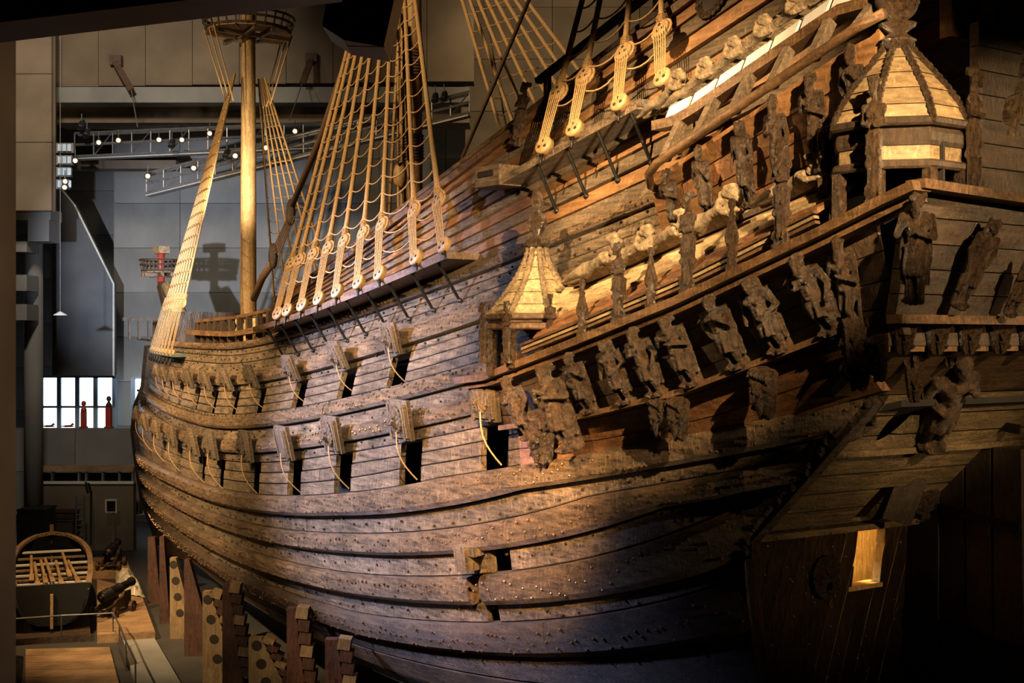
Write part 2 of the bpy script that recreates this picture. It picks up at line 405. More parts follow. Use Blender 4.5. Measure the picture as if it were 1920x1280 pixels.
for ri, (a, b, proud, kind, mat, holes) in enumerate(ROWS):
    clink = proud == 'clinker'
    cuts = []
    if (a, b) in EXTRA: cuts = [EXTRA[(a, b)]]
    if holes == 'lo': cuts = [(p - half_w(p), p + half_w(p)) for p in LOW_PORTS]
    if holes == 'up': cuts = [(p - half_w(p) * .92, p + half_w(p) * .92) for p in UP_PORTS]
    ss = set(base_s)
    for c0, c1 in cuts:
        ss = {x for x in ss if not (c0 - .12 < x < c0 + .12 or c1 - .12 < x < c1 + .12)}; ss |= {c0, c1}
    # butt joints
    rnd = random.Random(ri * 13 + 5)
    joints = []; x = -12 + rnd.uniform(9, 13)
    end = 13.0 if clink else 41.9
    while x < end - 4:
        if not any(c0 - .4 < x < c1 + .4 for c0, c1 in cuts): joints.append(round(x, 3))
        x += rnd.uniform(7, 11)
    ss |= set(joints); ss = sorted(v for v in ss if v <= end)
    if ss[-1] < end: ss.append(end)
    bounds = [ss[0]] + joints + [end]
    prof = [(0, 0), (1, 0)] if not proud else ([(0, .0), (1, .0)] if clink else [(0, -.3), (.0, .55), (.18, .93), (.5, 1), (.82, .93), (1, .6), (1, -.3)])
    for bi in range(len(bounds) - 1):
        s0, s1 = bounds[bi], bounds[bi + 1]
        xs = [v for v in ss if s0 - 1e-6 <= v <= s1 + 1e-6]
        jit = rnd.uniform(-.012, .018)
        mb = MB()
        run = []
        def flush(run):
            if len(run) < 2: return
            rs = []
            for s in run:
                z0, z1 = LN[a](s), LN[b](s)
                g = .010
                if clink:
                    pts = [(0, .075 + jit), (.98, .012 + jit), (.98, -.12), (0, -.12)]
                elif proud:
                    pts = [(f, proud * o + (jit if o > 0 else 0)) for f, o in prof] + [(1, -.15), (0, -.15)]
                else:
                    dp = .13 if holes or (a, b) in EXTRA else .3; h = max(z1 - z0, .05); pts = [(g / h, jit - .02), (2.5 * g / h, jit), (1 - 2.5 * g / h, jit), (1 - g / h, jit - .02), (1 - g / h, -dp), (g / h, -dp)]
                rs.append([side_pos(s, z0 + (z1 - z0) * f, o) for f, o in pts])
            mb.rings(rs)
        for i, s in enumerate(xs):
            ln = (.006 if i == 0 and bi > 0 else 0) - (.006 if i == len(xs) - 1 and bi < len(bounds) - 2 else 0)
            run.append(s + ln)
            if any(abs(s - c0) < 1e-6 for c0, c1 in cuts): flush(run); run = []
            elif i + 1 < len(xs) and any(abs(s - c1) < 1e-6 for c0, c1 in cuts): run = [s]
        flush(run)
        if mb.v: child(mb.build(kind, M[mat], None))

# starboard side and decks; black lining added to keep the gunports dark
mb = MB()
rs = []
zl = [1.42, 1.9, 2.6, 3.4, 4.5, 6, 8, 10, 10.5]
for s in np.arange(-11, 41.5, 1.5):
    ring = []
    for zz in zl:
        p = side_pos(float(s), zz, 0); ring.append(Vector((2 * CT - p.x, p.y, p.z)))
    p = side_pos(float(s), max(top_rel(float(s)), 10.5), 0); ring.append(Vector((2 * CT - p.x, p.y, p.z)))
    rs.append(ring)
mb.rings(rs, cap=False, closed=False)
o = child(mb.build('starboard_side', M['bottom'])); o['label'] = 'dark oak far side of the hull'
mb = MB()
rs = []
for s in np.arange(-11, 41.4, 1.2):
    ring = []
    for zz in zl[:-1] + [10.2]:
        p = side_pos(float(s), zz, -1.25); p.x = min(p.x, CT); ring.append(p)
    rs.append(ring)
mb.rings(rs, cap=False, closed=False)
o = child(mb.build('port_shade_sheet', M['inside'])); o['label'] = 'black sheet added behind the gunports as interior shade'
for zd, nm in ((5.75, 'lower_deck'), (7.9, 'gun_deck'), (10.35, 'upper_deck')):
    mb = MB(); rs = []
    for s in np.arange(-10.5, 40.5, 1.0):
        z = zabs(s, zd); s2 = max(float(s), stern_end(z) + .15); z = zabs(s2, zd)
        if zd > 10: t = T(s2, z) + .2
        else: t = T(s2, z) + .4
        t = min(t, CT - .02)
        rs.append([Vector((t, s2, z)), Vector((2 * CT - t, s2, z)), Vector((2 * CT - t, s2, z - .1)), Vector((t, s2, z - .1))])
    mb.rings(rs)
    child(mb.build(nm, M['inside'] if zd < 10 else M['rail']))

# ---- bolt and trenail heads on wales and planks
def bolts(rows, mat, step, r, seed):
    rnd = random.Random(seed); mb = MB()
    for a, b, proud in rows:
        s = -8.0
        while s < 38.5:
            s += step * rnd.uniform(.6, 1.4)
            f = rnd.choice((.24, .76, .5)); zz = LN[a](s) + (LN[b](s) - LN[a](s)) * (f + rnd.uniform(-.08, .08))
            if s > stem_end(zz) - .5 or s < stern_end(zabs(s, zz)) + .1: continue
            p = side_pos(s, zz, proud * .96 + .012); n = hull_n(p.y, p.z)
            m = frame(p, (0, 1, 0), n)
            mb.rings([[m @ Vector((q * math.cos(k * PI / 3), q * math.sin(k * PI / 3), h)) for k in range(6)] for q, h in ((r, -.03), (r * .85, r * .45), (r * .3, r * .8))])
    return mb.build('bolt_heads', mat)
WR = [(r[0], r[1], r[2]) for r in ROWS if r[3] == 'wale']
PR = [(r[0], r[1], .005) for r in ROWS if r[3] == 'plank' and r[5] is None and not r[0].startswith('k')]
o = child(bolts(WR, M['bolt'], .17, .03, 1)); tag(o, 'rows of iron bolt heads on the wales', kind='stuff')
o = child(bolts(PR, M['hole'], .55, .03, 2)); tag(o, 'scattered dark trenail ends in the planking', kind='stuff')

# ---- stem, keel
mb = MB()
path = [(CT, stem_end(zz) + .12, zabs(stem_end(zz), zz)) for zz in (1.3, 2, 3, 4, 5, 6, 7, 8, 9, 10)]
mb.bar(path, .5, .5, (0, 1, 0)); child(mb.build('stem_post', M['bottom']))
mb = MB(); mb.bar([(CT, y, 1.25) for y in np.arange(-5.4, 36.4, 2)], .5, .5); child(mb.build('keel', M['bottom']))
# ------------------------------------------------------------------ carvings: solids fused into one surface
def fused(name, mb, voxel, mat, fn=None):
    me = mb.mesh(name + '_raw', mat)
    o = bpy.data.objects.new(name + '_raw', me); col.objects.link(o)
    md = o.modifiers.new('r', 'REMESH'); md.mode = 'VOXEL'; md.voxel_size = voxel
    sm = o.modifiers.new('s', 'SMOOTH'); sm.factor = .5; sm.iterations = 1
    dg = bpy.context.evaluated_depsgraph_get(); dg.update()
    out = bpy.data.meshes.new_from_object(o.evaluated_get(dg))
    out.name = name
    bpy.data.objects.remove(o); bpy.data.meshes.remove(me)
    n = len(out.vertices)
    if fn and n:
        co = np.empty(n * 3); out.vertices.foreach_get('co', co); co = co.reshape(-1, 3)
        no = np.array([v.normal[:] for v in out.vertices])
        co += no * fn(co)[:, None]
        out.vertices.foreach_set('co', co.ravel())
    out.materials.clear(); out.materials.append(mat)
    out.polygons.foreach_set('use_smooth', [True] * len(out.polygons))
    out.update()
    return out

def figure(name, seed, mat, helmet=True, beard=True, arms=0, skirt=True, female=False, voxel=.0125):
    """standing carved figure, one metre tall, facing -x"""
    r = random.Random(seed); b = MB()
    tw = r.uniform(-.02, .02)
    b.ball((-.03, tw, .885), (.068, .058, .078), 14, 10)
    b.ball((-.098, tw, .882), (.016, .011, .020)); b.ball((-.085, tw, .913), (.016, .042, .010))
    b.ball((-.088, tw, .848), (.016, .024, .009)); b.ball((-.075, tw, .828), (.025, .028, .022))
    for sg in (-1, 1):
        b.ball((-.088, tw + sg * .026, .895), (.010, .012, .008)); b.ball((-.02, tw + sg * .06, .885), (.018, .012, .024))
        b.ball((-.07, tw + sg * .036, .866), (.02, .016, .018))
    if beard: b.ball((-.075, tw, .80), (.042, .046, .055))
    if helmet:
        b.ball((-.015, tw, .94), (.082, .074, .052)); b.tube([(-.09, tw, .935), (-.03, tw, 1.0), (.05, tw, .985), (.08, tw, .9)], .018, 6)
    else:
        for k in range(9): b.ball((.0 + .06 * math.cos(k * .7), tw + .066 * math.sin(k * .7), .93 + .02 * math.sin(k * 2.1)), .032)
        if female: b.tube([(.03, tw - .06, .9), (.03, -.085, .8), (.0, -.09, .72)], .026, 6); b.tube([(.03, tw + .06, .9), (.03, .085, .8), (.0, .09, .72)], .026, 6)
    b.tube([(-.0, tw, .83), (.0, 0, .76)], .042, 8)
    b.rings([[Vector((rx * math.cos(2 * PI * k / 14) + x0, ry * math.sin(2 * PI * k / 14), z)) for k in range(14)] for z, rx, ry, x0 in
             ((.46, .085, .105, 0), (.53, .078, .093, 0), (.60, .082, .100, -.005), (.68, .095, .128, -.01), (.74, .085, .142, 0), (.785, .05, .09, 0))])
    for sg in (-1, 1): b.ball((-.075, sg * .055, .695), (.038, .048, .042))
    for k in range(3):
        for sg in (-1, 1): b.ball((-.078, sg * .024, .62 - k * .045), (.018, .024, .02))
    b.tube([(-.01, -.12, .5), (-.10, 0, .485), (-.01, .12, .5)], .018, 6)
    hz = .24 if skirt else .42
    if skirt: b.rings([[Vector(((rx + .010 * math.cos(9 * a)) * math.cos(a), (ry + .012 * math.cos(9 * a)) * math.sin(a), z)) for a in [2 * PI * k / 36 for k in range(36)]] for z, rx, ry in ((hz, .105, .125), (.36, .10, .122), (.48, .085, .108))])
    for sg in (-1, 1):
        st = r.uniform(-.03, .02)
        b.tube([(0, sg * .055, .48), (-.03 + st, sg * .062, .26), (-.015 + st, sg * .06, .24), (.015, sg * .058, .05)], [.068, .046, .046, .03], 8)
        b.ball((.02 + st * .5, sg * .06, .17), (.042, .04, .075)); b.ball((-.035, sg * .062, .03), (.07, .034, .026))
    for sg in (-1, 1):
        mode = (arms + (1 if sg > 0 else 0)) % 4
        sh = (0, sg * .145, .745)
        el, wr = {0: ((.01, sg * .19, .6), (-.06, sg * .175, .47)), 1: ((-.02, sg * .185, .59), (-.125, sg * .06, .63)),
                  2: ((-.04, sg * .19, .60), (-.12, sg * .10, .72)), 3: ((.0, sg * .2, .6), (-.09, sg * .08, .5))}[mode]
        b.ball(sh, (.055, .05, .055)); b.tube([sh, el], [.046, .036], 8); b.ball(el, .038); b.tube([el, wr], [.036, .025], 8)
        w = Vector(wr); d = (w - Vector(el)).normalized()
        b.ball(w + d * .022, (.026, .024, .028))
        for q in range(4):
            o = Vector((0, (q - 1.5) * .011, 0)); b.tube([w + d * .03 + o, w + d * .06 + o, w + d * .068 + o + Vector((.02, 0, -.008))], .0078, 5)
        b.tube([w + d * .01, w + d * .03 + Vector((0, -sg * .024, .012)), w + d * .05 + Vector((0, -sg * .026, .012))], .008, 5)
    b.box((.075, 0, .40), (.06, .20, .80)); b.ball((.02, 0, 0), (.12, .13, .035))
    b.tube([(.07, -.10, .78), (.04, -.14, .5), (.03, -.13, .15)], .028, 6); b.tube([(.07, .10, .78), (.04, .14, .5), (.03, .13, .15)], .028, 6)
    def fn(c):
        fold = np.sin(c[:, 1] * 115 + np.sin(c[:, 2] * 18) * 1.5) * .0045 * np.clip((.5 - c[:, 2]) * 6, 0, 1)
        hair = np.sin(c[:, 2] * 170 + c[:, 1] * 90) * .003 * np.clip((c[:, 2] - .9) * 12, 0, 1)
        return fold + hair
    return fused(name, b, voxel, mat, fn)

def herm(name, seed, mat, voxel=.0125):
    """carved half figure growing out of a scrolled tapering pillar, one metre tall, facing -x"""
    r = random.Random(seed); b = MB()
    b.ball((-.03, 0, .9), (.06, .052, .07), 12, 9); b.ball((-.09, 0, .895), (.014, .01, .018)); b.ball((-.07, 0, .845), (.03, .035, .035))
    for sg in (-1, 1): b.ball((-.08, sg * .022, .908), (.01, .011, .008)); b.ball((-.066, sg * .03, .88), (.018, .014, .016))
    for k in range(10): b.ball((.005 + .055 * math.cos(k * .66), .06 * math.sin(k * .66), .945 + .018 * math.sin(k * 2.3)), .028)
    b.tube([(0, 0, .84), (0, 0, .78)], .036, 8)
    b.rings([[Vector((rx * math.cos(2 * PI * k / 12), ry * math.sin(2 * PI * k / 12), z)) for k in range(12)] for z, rx, ry in ((.52, .06, .075), (.6, .062, .078), (.68, .078, .105), (.74, .07, .115), (.785, .04, .07))])
    for sg in (-1, 1):
        b.ball((-.06, sg * .045, .69), (.032, .036, .036)); b.ball((0, sg * .115, .735), .042)
        b.tube([(0, sg * .12, .73), (-.02, sg * .135, .62), (-.09, sg * .05, .60)], [.036, .03, .022], 7)
        b.ball((-.10, sg * .04, .605), (.024, .022, .026))
        for k in range(9):     # side volutes
            a = k * .75; rr = .06 - k * .0055; b.ball((-.03 - rr * math.cos(a) * .8, sg * .075, .40 + rr * math.sin(a)), .016)
            b.ball((-.03 - rr * math.cos(a) * .8, sg * .085, .10 + rr * math.sin(a)), .018)
    b.rings([[Vector(p) for p in ((-rx, -ry, z), (rx, -ry, z), (rx, ry, z), (-rx, ry, z))] for z, rx, ry in ((0, .085, .10), (.04, .085, .10), (.05, .062, .07), (.28, .055, .072), (.3, .075, .09), (.335, .075, .09), (.35, .06, .075), (.5, .065, .085), (.53, .075, .09), (.545, .07, .085))])
    for k in range(6): b.ball((-.062, 0, .11 + k * .035), (.02, .04 - .004 * k, .02))
    for k in range(4): b.ball((-.066, 0, .38 + k * .035), (.022, .05 - .005 * k, .02))
    return fused(name, b, voxel, mat)

def lion_mask(name, mat, voxel=.022):
    """lion face with a ring of mane, one metre across, facing +z"""
    b = MB(); r = random.Random(3)
    b.ball((0, 0, .02), (.38, .42, .14), 16, 8)
    for ring, rad, sz in ((0, .40, .115), (1, .30, .10)):
        n = 15 - ring * 3
        for k in range(n):
            a = 2 * PI * k / n + ring * .2; q = Vector((rad * math.cos(a), rad * 1.08 * math.sin(a), .05 + ring * .07))
            b.ball(q, (sz * r.uniform(.8, 1.1), sz, sz * .7))
    b.ball((0, .02, .17), (.22, .26, .12)); b.ball((0, -.08, .28), (.13, .12, .10)); b.ball((0, -.03, .37), (.075, .05, .05))
    for sg in (-1, 1):
        b.ball((sg * .075, -.12, .34), (.08, .065, .06)); b.ball((sg * .12, .10, .26), (.085, .045, .05)); b.ball((sg * .11, .05, .26), (.035, .03, .03)); b.ball((sg * .23, .26, .15), (.075, .085, .06))
    b.ball((0, -.24, .26), (.09, .05, .06))
    b.tube([(.13 * math.cos(a), -.26 + .10 * math.sin(a), .30) for a in [2 * PI * k / 10 for k in range(11)]], .024, 6)
    return fused(name, b, voxel, mat)

def console(name, mat, voxel=.016):
    """scrolled bracket with a grotesque face and hanging leaves, one metre tall, facing -x"""
    b = MB()
    b.rings([[Vector(p) for p in ((-d, -w, z), (.1, -w, z), (.1, w, z), (-d, w, z))] for z, d, w in ((0, .03, .10), (.15, .09, .17), (.4, .14, .2), (.7, .2, .24), (.86, .2, .23), (.9, .23, .25), (.96, .22, .24), (1, .12, .16))])
    b.ball((-.22, 0, .62), (.10, .15, .17)); b.ball((-.33, 0, .62), (.035, .03, .05)); b.ball((-.27, 0, .47), (.07, .10, .09))
    for sg in (-1, 1):
        b.ball((-.29, sg * .06, .68), (.03, .035, .022)); b.ball((-.28, sg * .09, .57), (.05, .05, .05)); b.ball((-.2, sg * .17, .72), (.06, .06, .08))
        for k in range(11):
            a = k * .7; rr = .11 - k * .008; b.ball((-.12 - rr * math.cos(a), sg * .25, .83 + rr * math.sin(a) * .8), .034)
            b.ball((-.12 - rr * .6 * math.cos(a), sg * .17, .2 + rr * .7 * math.sin(a)), .03)
    for k in range(5): b.ball((-.13 - .02 * k, 0, .06 + k * .07), (.06, .035 + .018 * k, .05))
    for k in range(7): b.ball((-.2, (k - 3) * .075, .88), (.06, .04, .05))
    return fused(name, b, voxel, mat)

def lying(name, mat, seed=1, lion=False, voxel=.0125):
    """reclining carved figure about one metre long, head towards -y, belly at z 0"""
    b = MB(); r = random.Random(seed)
    b.tube([(0, -.22, .10), (0, -.08, .085), (0, .08, .08), (0, .24, .075)], [.075, .078, .07, .085], 10)
    b.ball((0, -.15, .10), (.10, .08, .08))
    for sg in (-1, 1): b.tube([(sg * .05, .22, .07), (sg * .06, .40, .055), (sg * .045, .56, .04)], [.06, .04, .025], 8); b.ball((sg * .045, .59, .045), (.026, .045, .022))
    for sg in (-1, 1): b.tube([(sg * .09, -.2, .1), (sg * .11, -.3, .04), (sg * .07, -.42, .03)], [.036, .03, .024], 7); b.ball((sg * .07, -.45, .03), (.025, .035, .018))
    b.tube([(0, -.25, .12), (0, -.31, .18)], .04, 8)
    b.ball((0, -.35, .20), (.062, .072, .07), 12, 9); b.ball((0, -.425, .19), (.013, .016, .018)); b.ball((0, -.40, .15), (.035, .03, .035))
    for sg in (-1, 1): b.ball((sg * .026, -.413, .215), .010); b.ball((sg * .036, -.395, .18), .018)
    for k in range(12): b.ball((.065 * math.cos(k * .55), -.32 + .03 * math.sin(k * 1.9), .22 + .055 * abs(math.sin(k * .55))), .03)
    if lion:
        for k in range(16): b.ball((.085 * math.cos(k * .8), -.27 + .05 * math.sin(k * 2.2), .16 + .08 * math.sin(k * .8)), .035)
        b.tube([(0, .3, .1), (.05, .42, .16), (.0, .5, .12), (-.05, .6, .16)], .018, 6)
    b.tube([(.04, -.3, .02), (.04, .3, .0)], .03, 6)
    return fused(name, b, voxel, mat)

SC = {}
SC['fig'] = [figure('carved_warrior', 11, M['carved'], True, True, 0), figure('carved_warrior', 12, M['carved'], False, True, 1),
             figure('carved_warrior', 13, M['carved'], True, False, 2, True), figure('carved_warrior', 14, M['carved'], False, False, 3, True, True),
             figure('carved_warrior', 15, M['carved'], True, True, 1, False)]
SC['herm'] = [herm('carved_herm', 1, M['carved']), herm('carved_herm', 2, M['carved'])]
SC['mask'] = lion_mask('lion_mask', M['carved'])
SC['mask_pale'] = SC['mask'].copy(); SC['mask_pale'].materials.clear(); SC['mask_pale'].materials.append(M['hull'])
SC['console'] = console('carved_console', M['carved'])
SC['lying'] = lying('reclining_figure', M['carved_pale'], 1)
SC['lion'] = lying('reclining_lion', M['carved_pale'], 2, True)
def lathe_mesh(name, prof, mat, n=14):
    b = MB(); b.lathe(prof, n); return b.mesh(name, mat, True)
SC['finial'] = lathe_mesh('obelisk_finial', [(.001, 0), (.12, 0), (.12, .08), (.09, .1), (.08, .2), (.11, .24), (.11, .28), (.07, .3), (.12, .42), (.13, .48), (.09, .6), (.055, .72), (.075, .75), (.05, .78), (.035, .84), (.06, .88), (.07, .93), (.05, .98), (.001, 1)], M['carved'])
# ------------------------------------------------------------------ gunport lids
lid_b = MB()
lid_b.box((0, .42, .05), (.84, .86, .09)); lid_b.box((0, .42, .125), (.70, .72, .07))
for k in (-.27, .27): lid_b.box((k, .40, .168), (.07, .74, .02))
LID = lid_b.mesh('gunport_lid', M['hull'])
def add_lid(s, zz_top, scale, tilt, n_mask=True, label=None):
    z = zabs(s, zz_top); n = hull_n(s, z); nh = Vector((n.x, n.y, 0)).normalized()
    tang = Vector((0, 0, 1)).cross(nh).normalized()          # runs along the side
    up = (Vector((0, 0, 1)) * math.cos(tilt) + nh * math.sin(tilt)).normalized()
    out = tang.cross(up).normalized()
    if out.dot(nh) < 0: tang = -tang; out = tang.cross(up).normalized()
    m = Matrix((tang * scale, up * scale, out * scale)).transposed().to_4x4()
    m.translation = Vector((T(s, z), s, z)) + nh * .17
    o = put('gunport_lid', LID, None, m); o.parent = ship; o.matrix_parent_inverse = ship.matrix_world.inverted()
    if n_mask:
        k = put('lion_mask', SC['mask_pale'], o); k.matrix_basis = Matrix.Translation((0, .46, .16)) @ Matrix.Diagonal((.52, .56, .5, 1))
        k['label'] = 'carved lion face'
    r = MB()
    a = Vector((.05, .2, .22)); e = Vector((-.3 if tang.y > 0 else .3, -.86, .02))
    r.tube([a.lerp(e, q) + Vector((0, 0, .16 * math.sin(q * PI))) for q in [k / 7 for k in range(8)]], .016, 5)
    rp = r.build('lid_rope', M['rope'], o)
    return o
for i, s in enumerate(LOW_PORTS): add_lid(s, 7.0, 1.0 if s < 20 else .92, math.radians(7 + (i * 37 % 7)), i != 3)
for i, s in enumerate(UP_PORTS): add_lid(s, 9.02, .82 if s < 20 else .75, math.radians(14 + (i * 29 % 10)))

# ------------------------------------------------------------------ rails
def side_path(s0, s1, zz, off, n=24):
    out = []
    for k in range(n + 1):
        s = s0 + (s1 - s0) * k / n; z0 = zz(s) if callable(zz) else zz
        z = zabs(s, z0); out.append(Vector((T(s, z) - off, s, z)))
    return out
def rail(name, s0, s1, zz, off, w, h, mat='rail', n=24):
    b = MB(); b.bar(side_path(s0, s1, zz, off, n), w, h); return child(b.build(name, M[mat]))
def stanchions(s0, s1, zz0, zz1, off, step, w=.12):
    s = s0
    while s <= s1:
        za, zb = zabs(s, zz0(s) if callable(zz0) else zz0), zabs(s, zz1(s) if callable(zz1) else zz1)
        b = MB(); b.box((T(s, (za + zb) / 2) - off, s, (za + zb) / 2), (w, w, zb - za)); child(b.build('stanchion', M['darkwood'])); s += step
TR = top_rel
rail('sheer_rail', -9.5, 13, lambda s: TR(s) + .06, .02, .26, .16)
rail('upper_rail', -9.5, 13, lambda s: TR(s) + .34, -.03, .14, .10)
stanchions(-2, 12.6, lambda s: TR(s) + .1, lambda s: TR(s) + .32, -.03, 1.1, .1)
rail('top_handrail', -9.5, 1.2, lambda s: TR(s) + 1.0, -.1, .16, .12, 'darkwood')
stanchions(-8, 1.2, lambda s: TR(s) + .3, lambda s: TR(s) + 1.0, -.1, 2.2, .12)
# carved knees where the rails step up
def knee(s, zz, sc):
    z = zabs(s, zz); m = frame((T(s, z) - .12, s, z), (1, 0, 0), (0, -.35, 1), sc)
    o = put('carved_knee', SC['herm'][0], None, m); o.parent = ship; o.matrix_parent_inverse = ship.matrix_world.inverted(); return o
knee(1.3, TR(1.3) - .35, 1.35); knee(13.0, TR(13) - .6, 1.0)
# forecastle rails
rail('forecastle_rail', 13.2, 24, lambda s: 10.78 + .012 * max(s - 17, 0), .02, .24, .16)
rail('forecastle_handrail', 13.2, 23, lambda s: 11.36 - .01 * (s - 13), -.05, .14, .10)
stanchions(14, 23, 10.5, lambda s: 11.3 - .01 * (s - 13), -.12, 1.0, .16)
for q, s in enumerate((15.2, 17.3, 19.2, 21.4)):
    z = zabs(s, 10.9); b = MB(); b.lathe([(.001, 0), (.14, 0), (.1, .1), (.16, .22), (.1, .4), (.16, .5), (.16, .62), (.001, .64)], 10, Matrix.Translation((T(s, z) + 1.3, s, z - .2))); child(b.build('bitt_post', M['mast'], None, True))
b = MB(); b.tube([(4.6 + .9 * math.sin(k / 9 * PI) * -1.4, 15 + k * .9, 11.25) for k in range(10)], .06, 8); child(b.build('belfry_rail', M['rail']))
b = MB(); b.box((CT, 27.0, 10.9), (5, .3, 1.3)); child(b.build('beakhead_bulkhead', M['darkwood']))
b = MB()
for k in range(12): b.box((3.4 + k * .42, 33, 10.9), (.09, .09, .8))
b.box((5.7, 33, 11.35), (5.2, .16, .12)); child(b.build('bow_balustrade', M['darkwood']))

# ------------------------------------------------------------------ channels (shelves that spread the shrouds)
def channel(s0, s1, zz, width, name='channel', mat='rail', th=.14):
    b = MB(); rs = []
    for k in range(19):
        s = s0 + (s1 - s0) * k / 18; z = zabs(s, zz(s)); t = T(s, z)
        rs.append([Vector((t + .1, s, z - th / 2)), Vector((t - width, s, z - th / 2)), Vector((t - width - .02, s, z + th / 2)), Vector((t + .1, s, z + th / 2))])
    b.rings(rs); return child(b.build(name, M[mat]))
CH_MAIN = lambda s: 10.62 + max(8 - s, 0) * .012
CH_MIZ = lambda s: 11.92 + max(0.6 - s, 0) * .05
channel(1.9, 12.4, CH_MAIN, .85); channel(-3.3, .8, CH_MIZ, .75, 'channel', 'hull')
channel(23.6, 30.6, lambda s: 10.02, .5, 'channel', 'lead', .10)
def braces(s0, s1, step, zz, width, drop):
    s = s0
    while s <= s1:
        z = zabs(s, zz(s)); z2 = z - drop
        b = MB(); b.tube([(T(s, z) - width * .92, s, z - .05), (T(s - .05, z2) - .05, s - .12, z2)], .035, 6); b.ball((T(s, z2) - .05, s - .12, z2), .06, 8, 5)
        child(b.build('channel_brace', M['iron'])); s += step
braces(2.3, 11.6, 1.02, CH_MAIN, .85, .85); braces(-3.0, .4, .85, CH_MIZ, .75, .95)
b = MB()
for s in (1.1,):
    z = zabs(s, CH_MIZ(s)); t = T(s, z) - .5
    b.prism([(t - .28, s - .5, z), (t - .28, s + .42, z + .02), (t, s + .62, z + .02), (t + .4, s + .42, z + .02), (t + .4, s - .5, z)], (0, 0, .42))
    child(b.build('channel_end_block', M['clinker_old']))
    b2 = MB(); b2.box((t - .285, s - .02, z + .27), (.03, .55, .12)); child(b2.build('block_slot', M['hole']))
# round wreath port high on the quarter, and a row of dark square scuttles under the top rail
b = MB()
pc = at(1330, -12, 2.25)
n0 = hull_n(pc.y, pc.z)
m = frame(Vector((T(pc.y, pc.z), pc.y, pc.z)) + n0 * .09, (0, 1, .4), n0)
for k in range(22):
    a = 2 * PI * k / 22; b.ball(m @ Vector((.30 * math.cos(a), .42 * math.sin(a), .03)), .075, 8, 6)
o = child(b.build('carved_wreath', M['carved'], None, True)); o['label'] = 'oval carved leaf wreath'
b = MB(); b.rings([[m @ Vector((.26 * math.cos(2 * PI * k / 18), .38 * math.sin(2 * PI * k / 18), h)) for k in range(18)] for h in (-.02, .02)]); child(b.build('wreath_port', M['hole']))
# ------------------------------------------------------------------ quarter galleries
def add(name, me, m, label=None, parent=None):
    o = put(name, me, None, m); p = parent or ship; o.parent = p; o.matrix_parent_inverse = p.matrix_world.inverted()
    if label: o['label'] = label
    return o
def gallery_empty(name, loc, label):
    e = empty(name, loc); e.parent = ship; e.matrix_parent_inverse = ship.matrix_world.inverted(); e['label'] = label
    e.matrix_world = Matrix.Translation(loc)
    return e
def sub(mb, name, mat, g, smooth=False):
    o = mb.build(name, M[mat], None, smooth); o.parent = g; o.matrix_parent_inverse = g.matrix_world.inverted(); return o
bpy.context.view_layer.update()
LG = gallery_empty('quarter_gallery', Vector((.2, -5, 10)), 'lower quarter gallery with pale plank roof, carved warriors and two domed turrets')
bpy.context.view_layer.update()
# lines of the lower gallery, each sampled along s
R1P = [(.75, 9.60), (-.56, 9.72), (-3.3, 10.36), (-6.04, 11.03), (-9.04, 11.91), (-10.44, 12.35)]
R1S = [p[0] for p in R1P][::-1]; R1Z = [p[1] for p in R1P][::-1]
def r1z(s): return float(np.interp(s, R1S, R1Z))
def r2z(s): return float(np.interp(s, [-8.54, -5.6, -3.1, -.6], [10.48, 9.59, 9.09, 8.75]))
R1T = -.2
def r2t(s): return float(np.interp(s, [-9, -5, -.6], [.5, .28, .22]))
def seq(a, b, n): return [a + (b - a) * k / n for k in range(n + 1)]
b = MB(); b.bar([Vector((R1T, s, r1z(s))) for s in seq(-10.5, .45, 22)], .34, .13); sub(b, 'sill_rail', 'rail', LG)
b = MB(); b.bar([Vector((R1T + .1, s, r1z(s) - .12)) for s in seq(-10.4, .3, 22)], .26, .10); sub(b, 'sill_moulding', 'rail', LG)
b = MB(); b.bar([Vector((r2t(s) - .08, s, r2z(s))) for s in seq(-9.0, -.6, 18)], .32, .09); sub(b, 'foot_rail', 'rail', LG)
# sloping side below the sill, plank by plank
NP = 4
for k in range(NP):
    b = MB(); rs = []
    for s in seq(-9.6, -.2, 18):
        z1, z0 = r1z(s) - .1, r2z(s)
        f0, f1 = k / NP + .008, (k + 1) / NP - .008
        t0, t1 = r2t(s) + .1, R1T + .22
        P = lambda f, d: Vector((t0 + (t1 - t0) * f + d, s, z0 + (z1 - z0) * f))
        rs.append([P(f0, 0), P(f1, -.02), P(f1, .15), P(f0, .15)])
    b.rings(rs); sub(b, 'side_plank', 'stern', LG)
# planks below the foot rail fairing into the hull
for k in range(2):
    b = MB(); rs = []
    for s in seq(-8.6, -.8, 14):
        z1 = r2z(s) - .05; zb = z1 - .75; t1 = r2t(s) + .08; t0 = min(T(s, zb) - .03, t1 + .8)
        f0, f1 = k / 2 + .01, (k + 1) / 2 - .01
        rs.append([Vector((t0 + (t1 - t0) * f + d, s, zb + (z1 - zb) * f)) for f, d in ((f0, 0), (f1, 0), (f1, .2), (f0, .2))])
    b.rings(rs); sub(b, 'apron_plank', 'panel', LG)
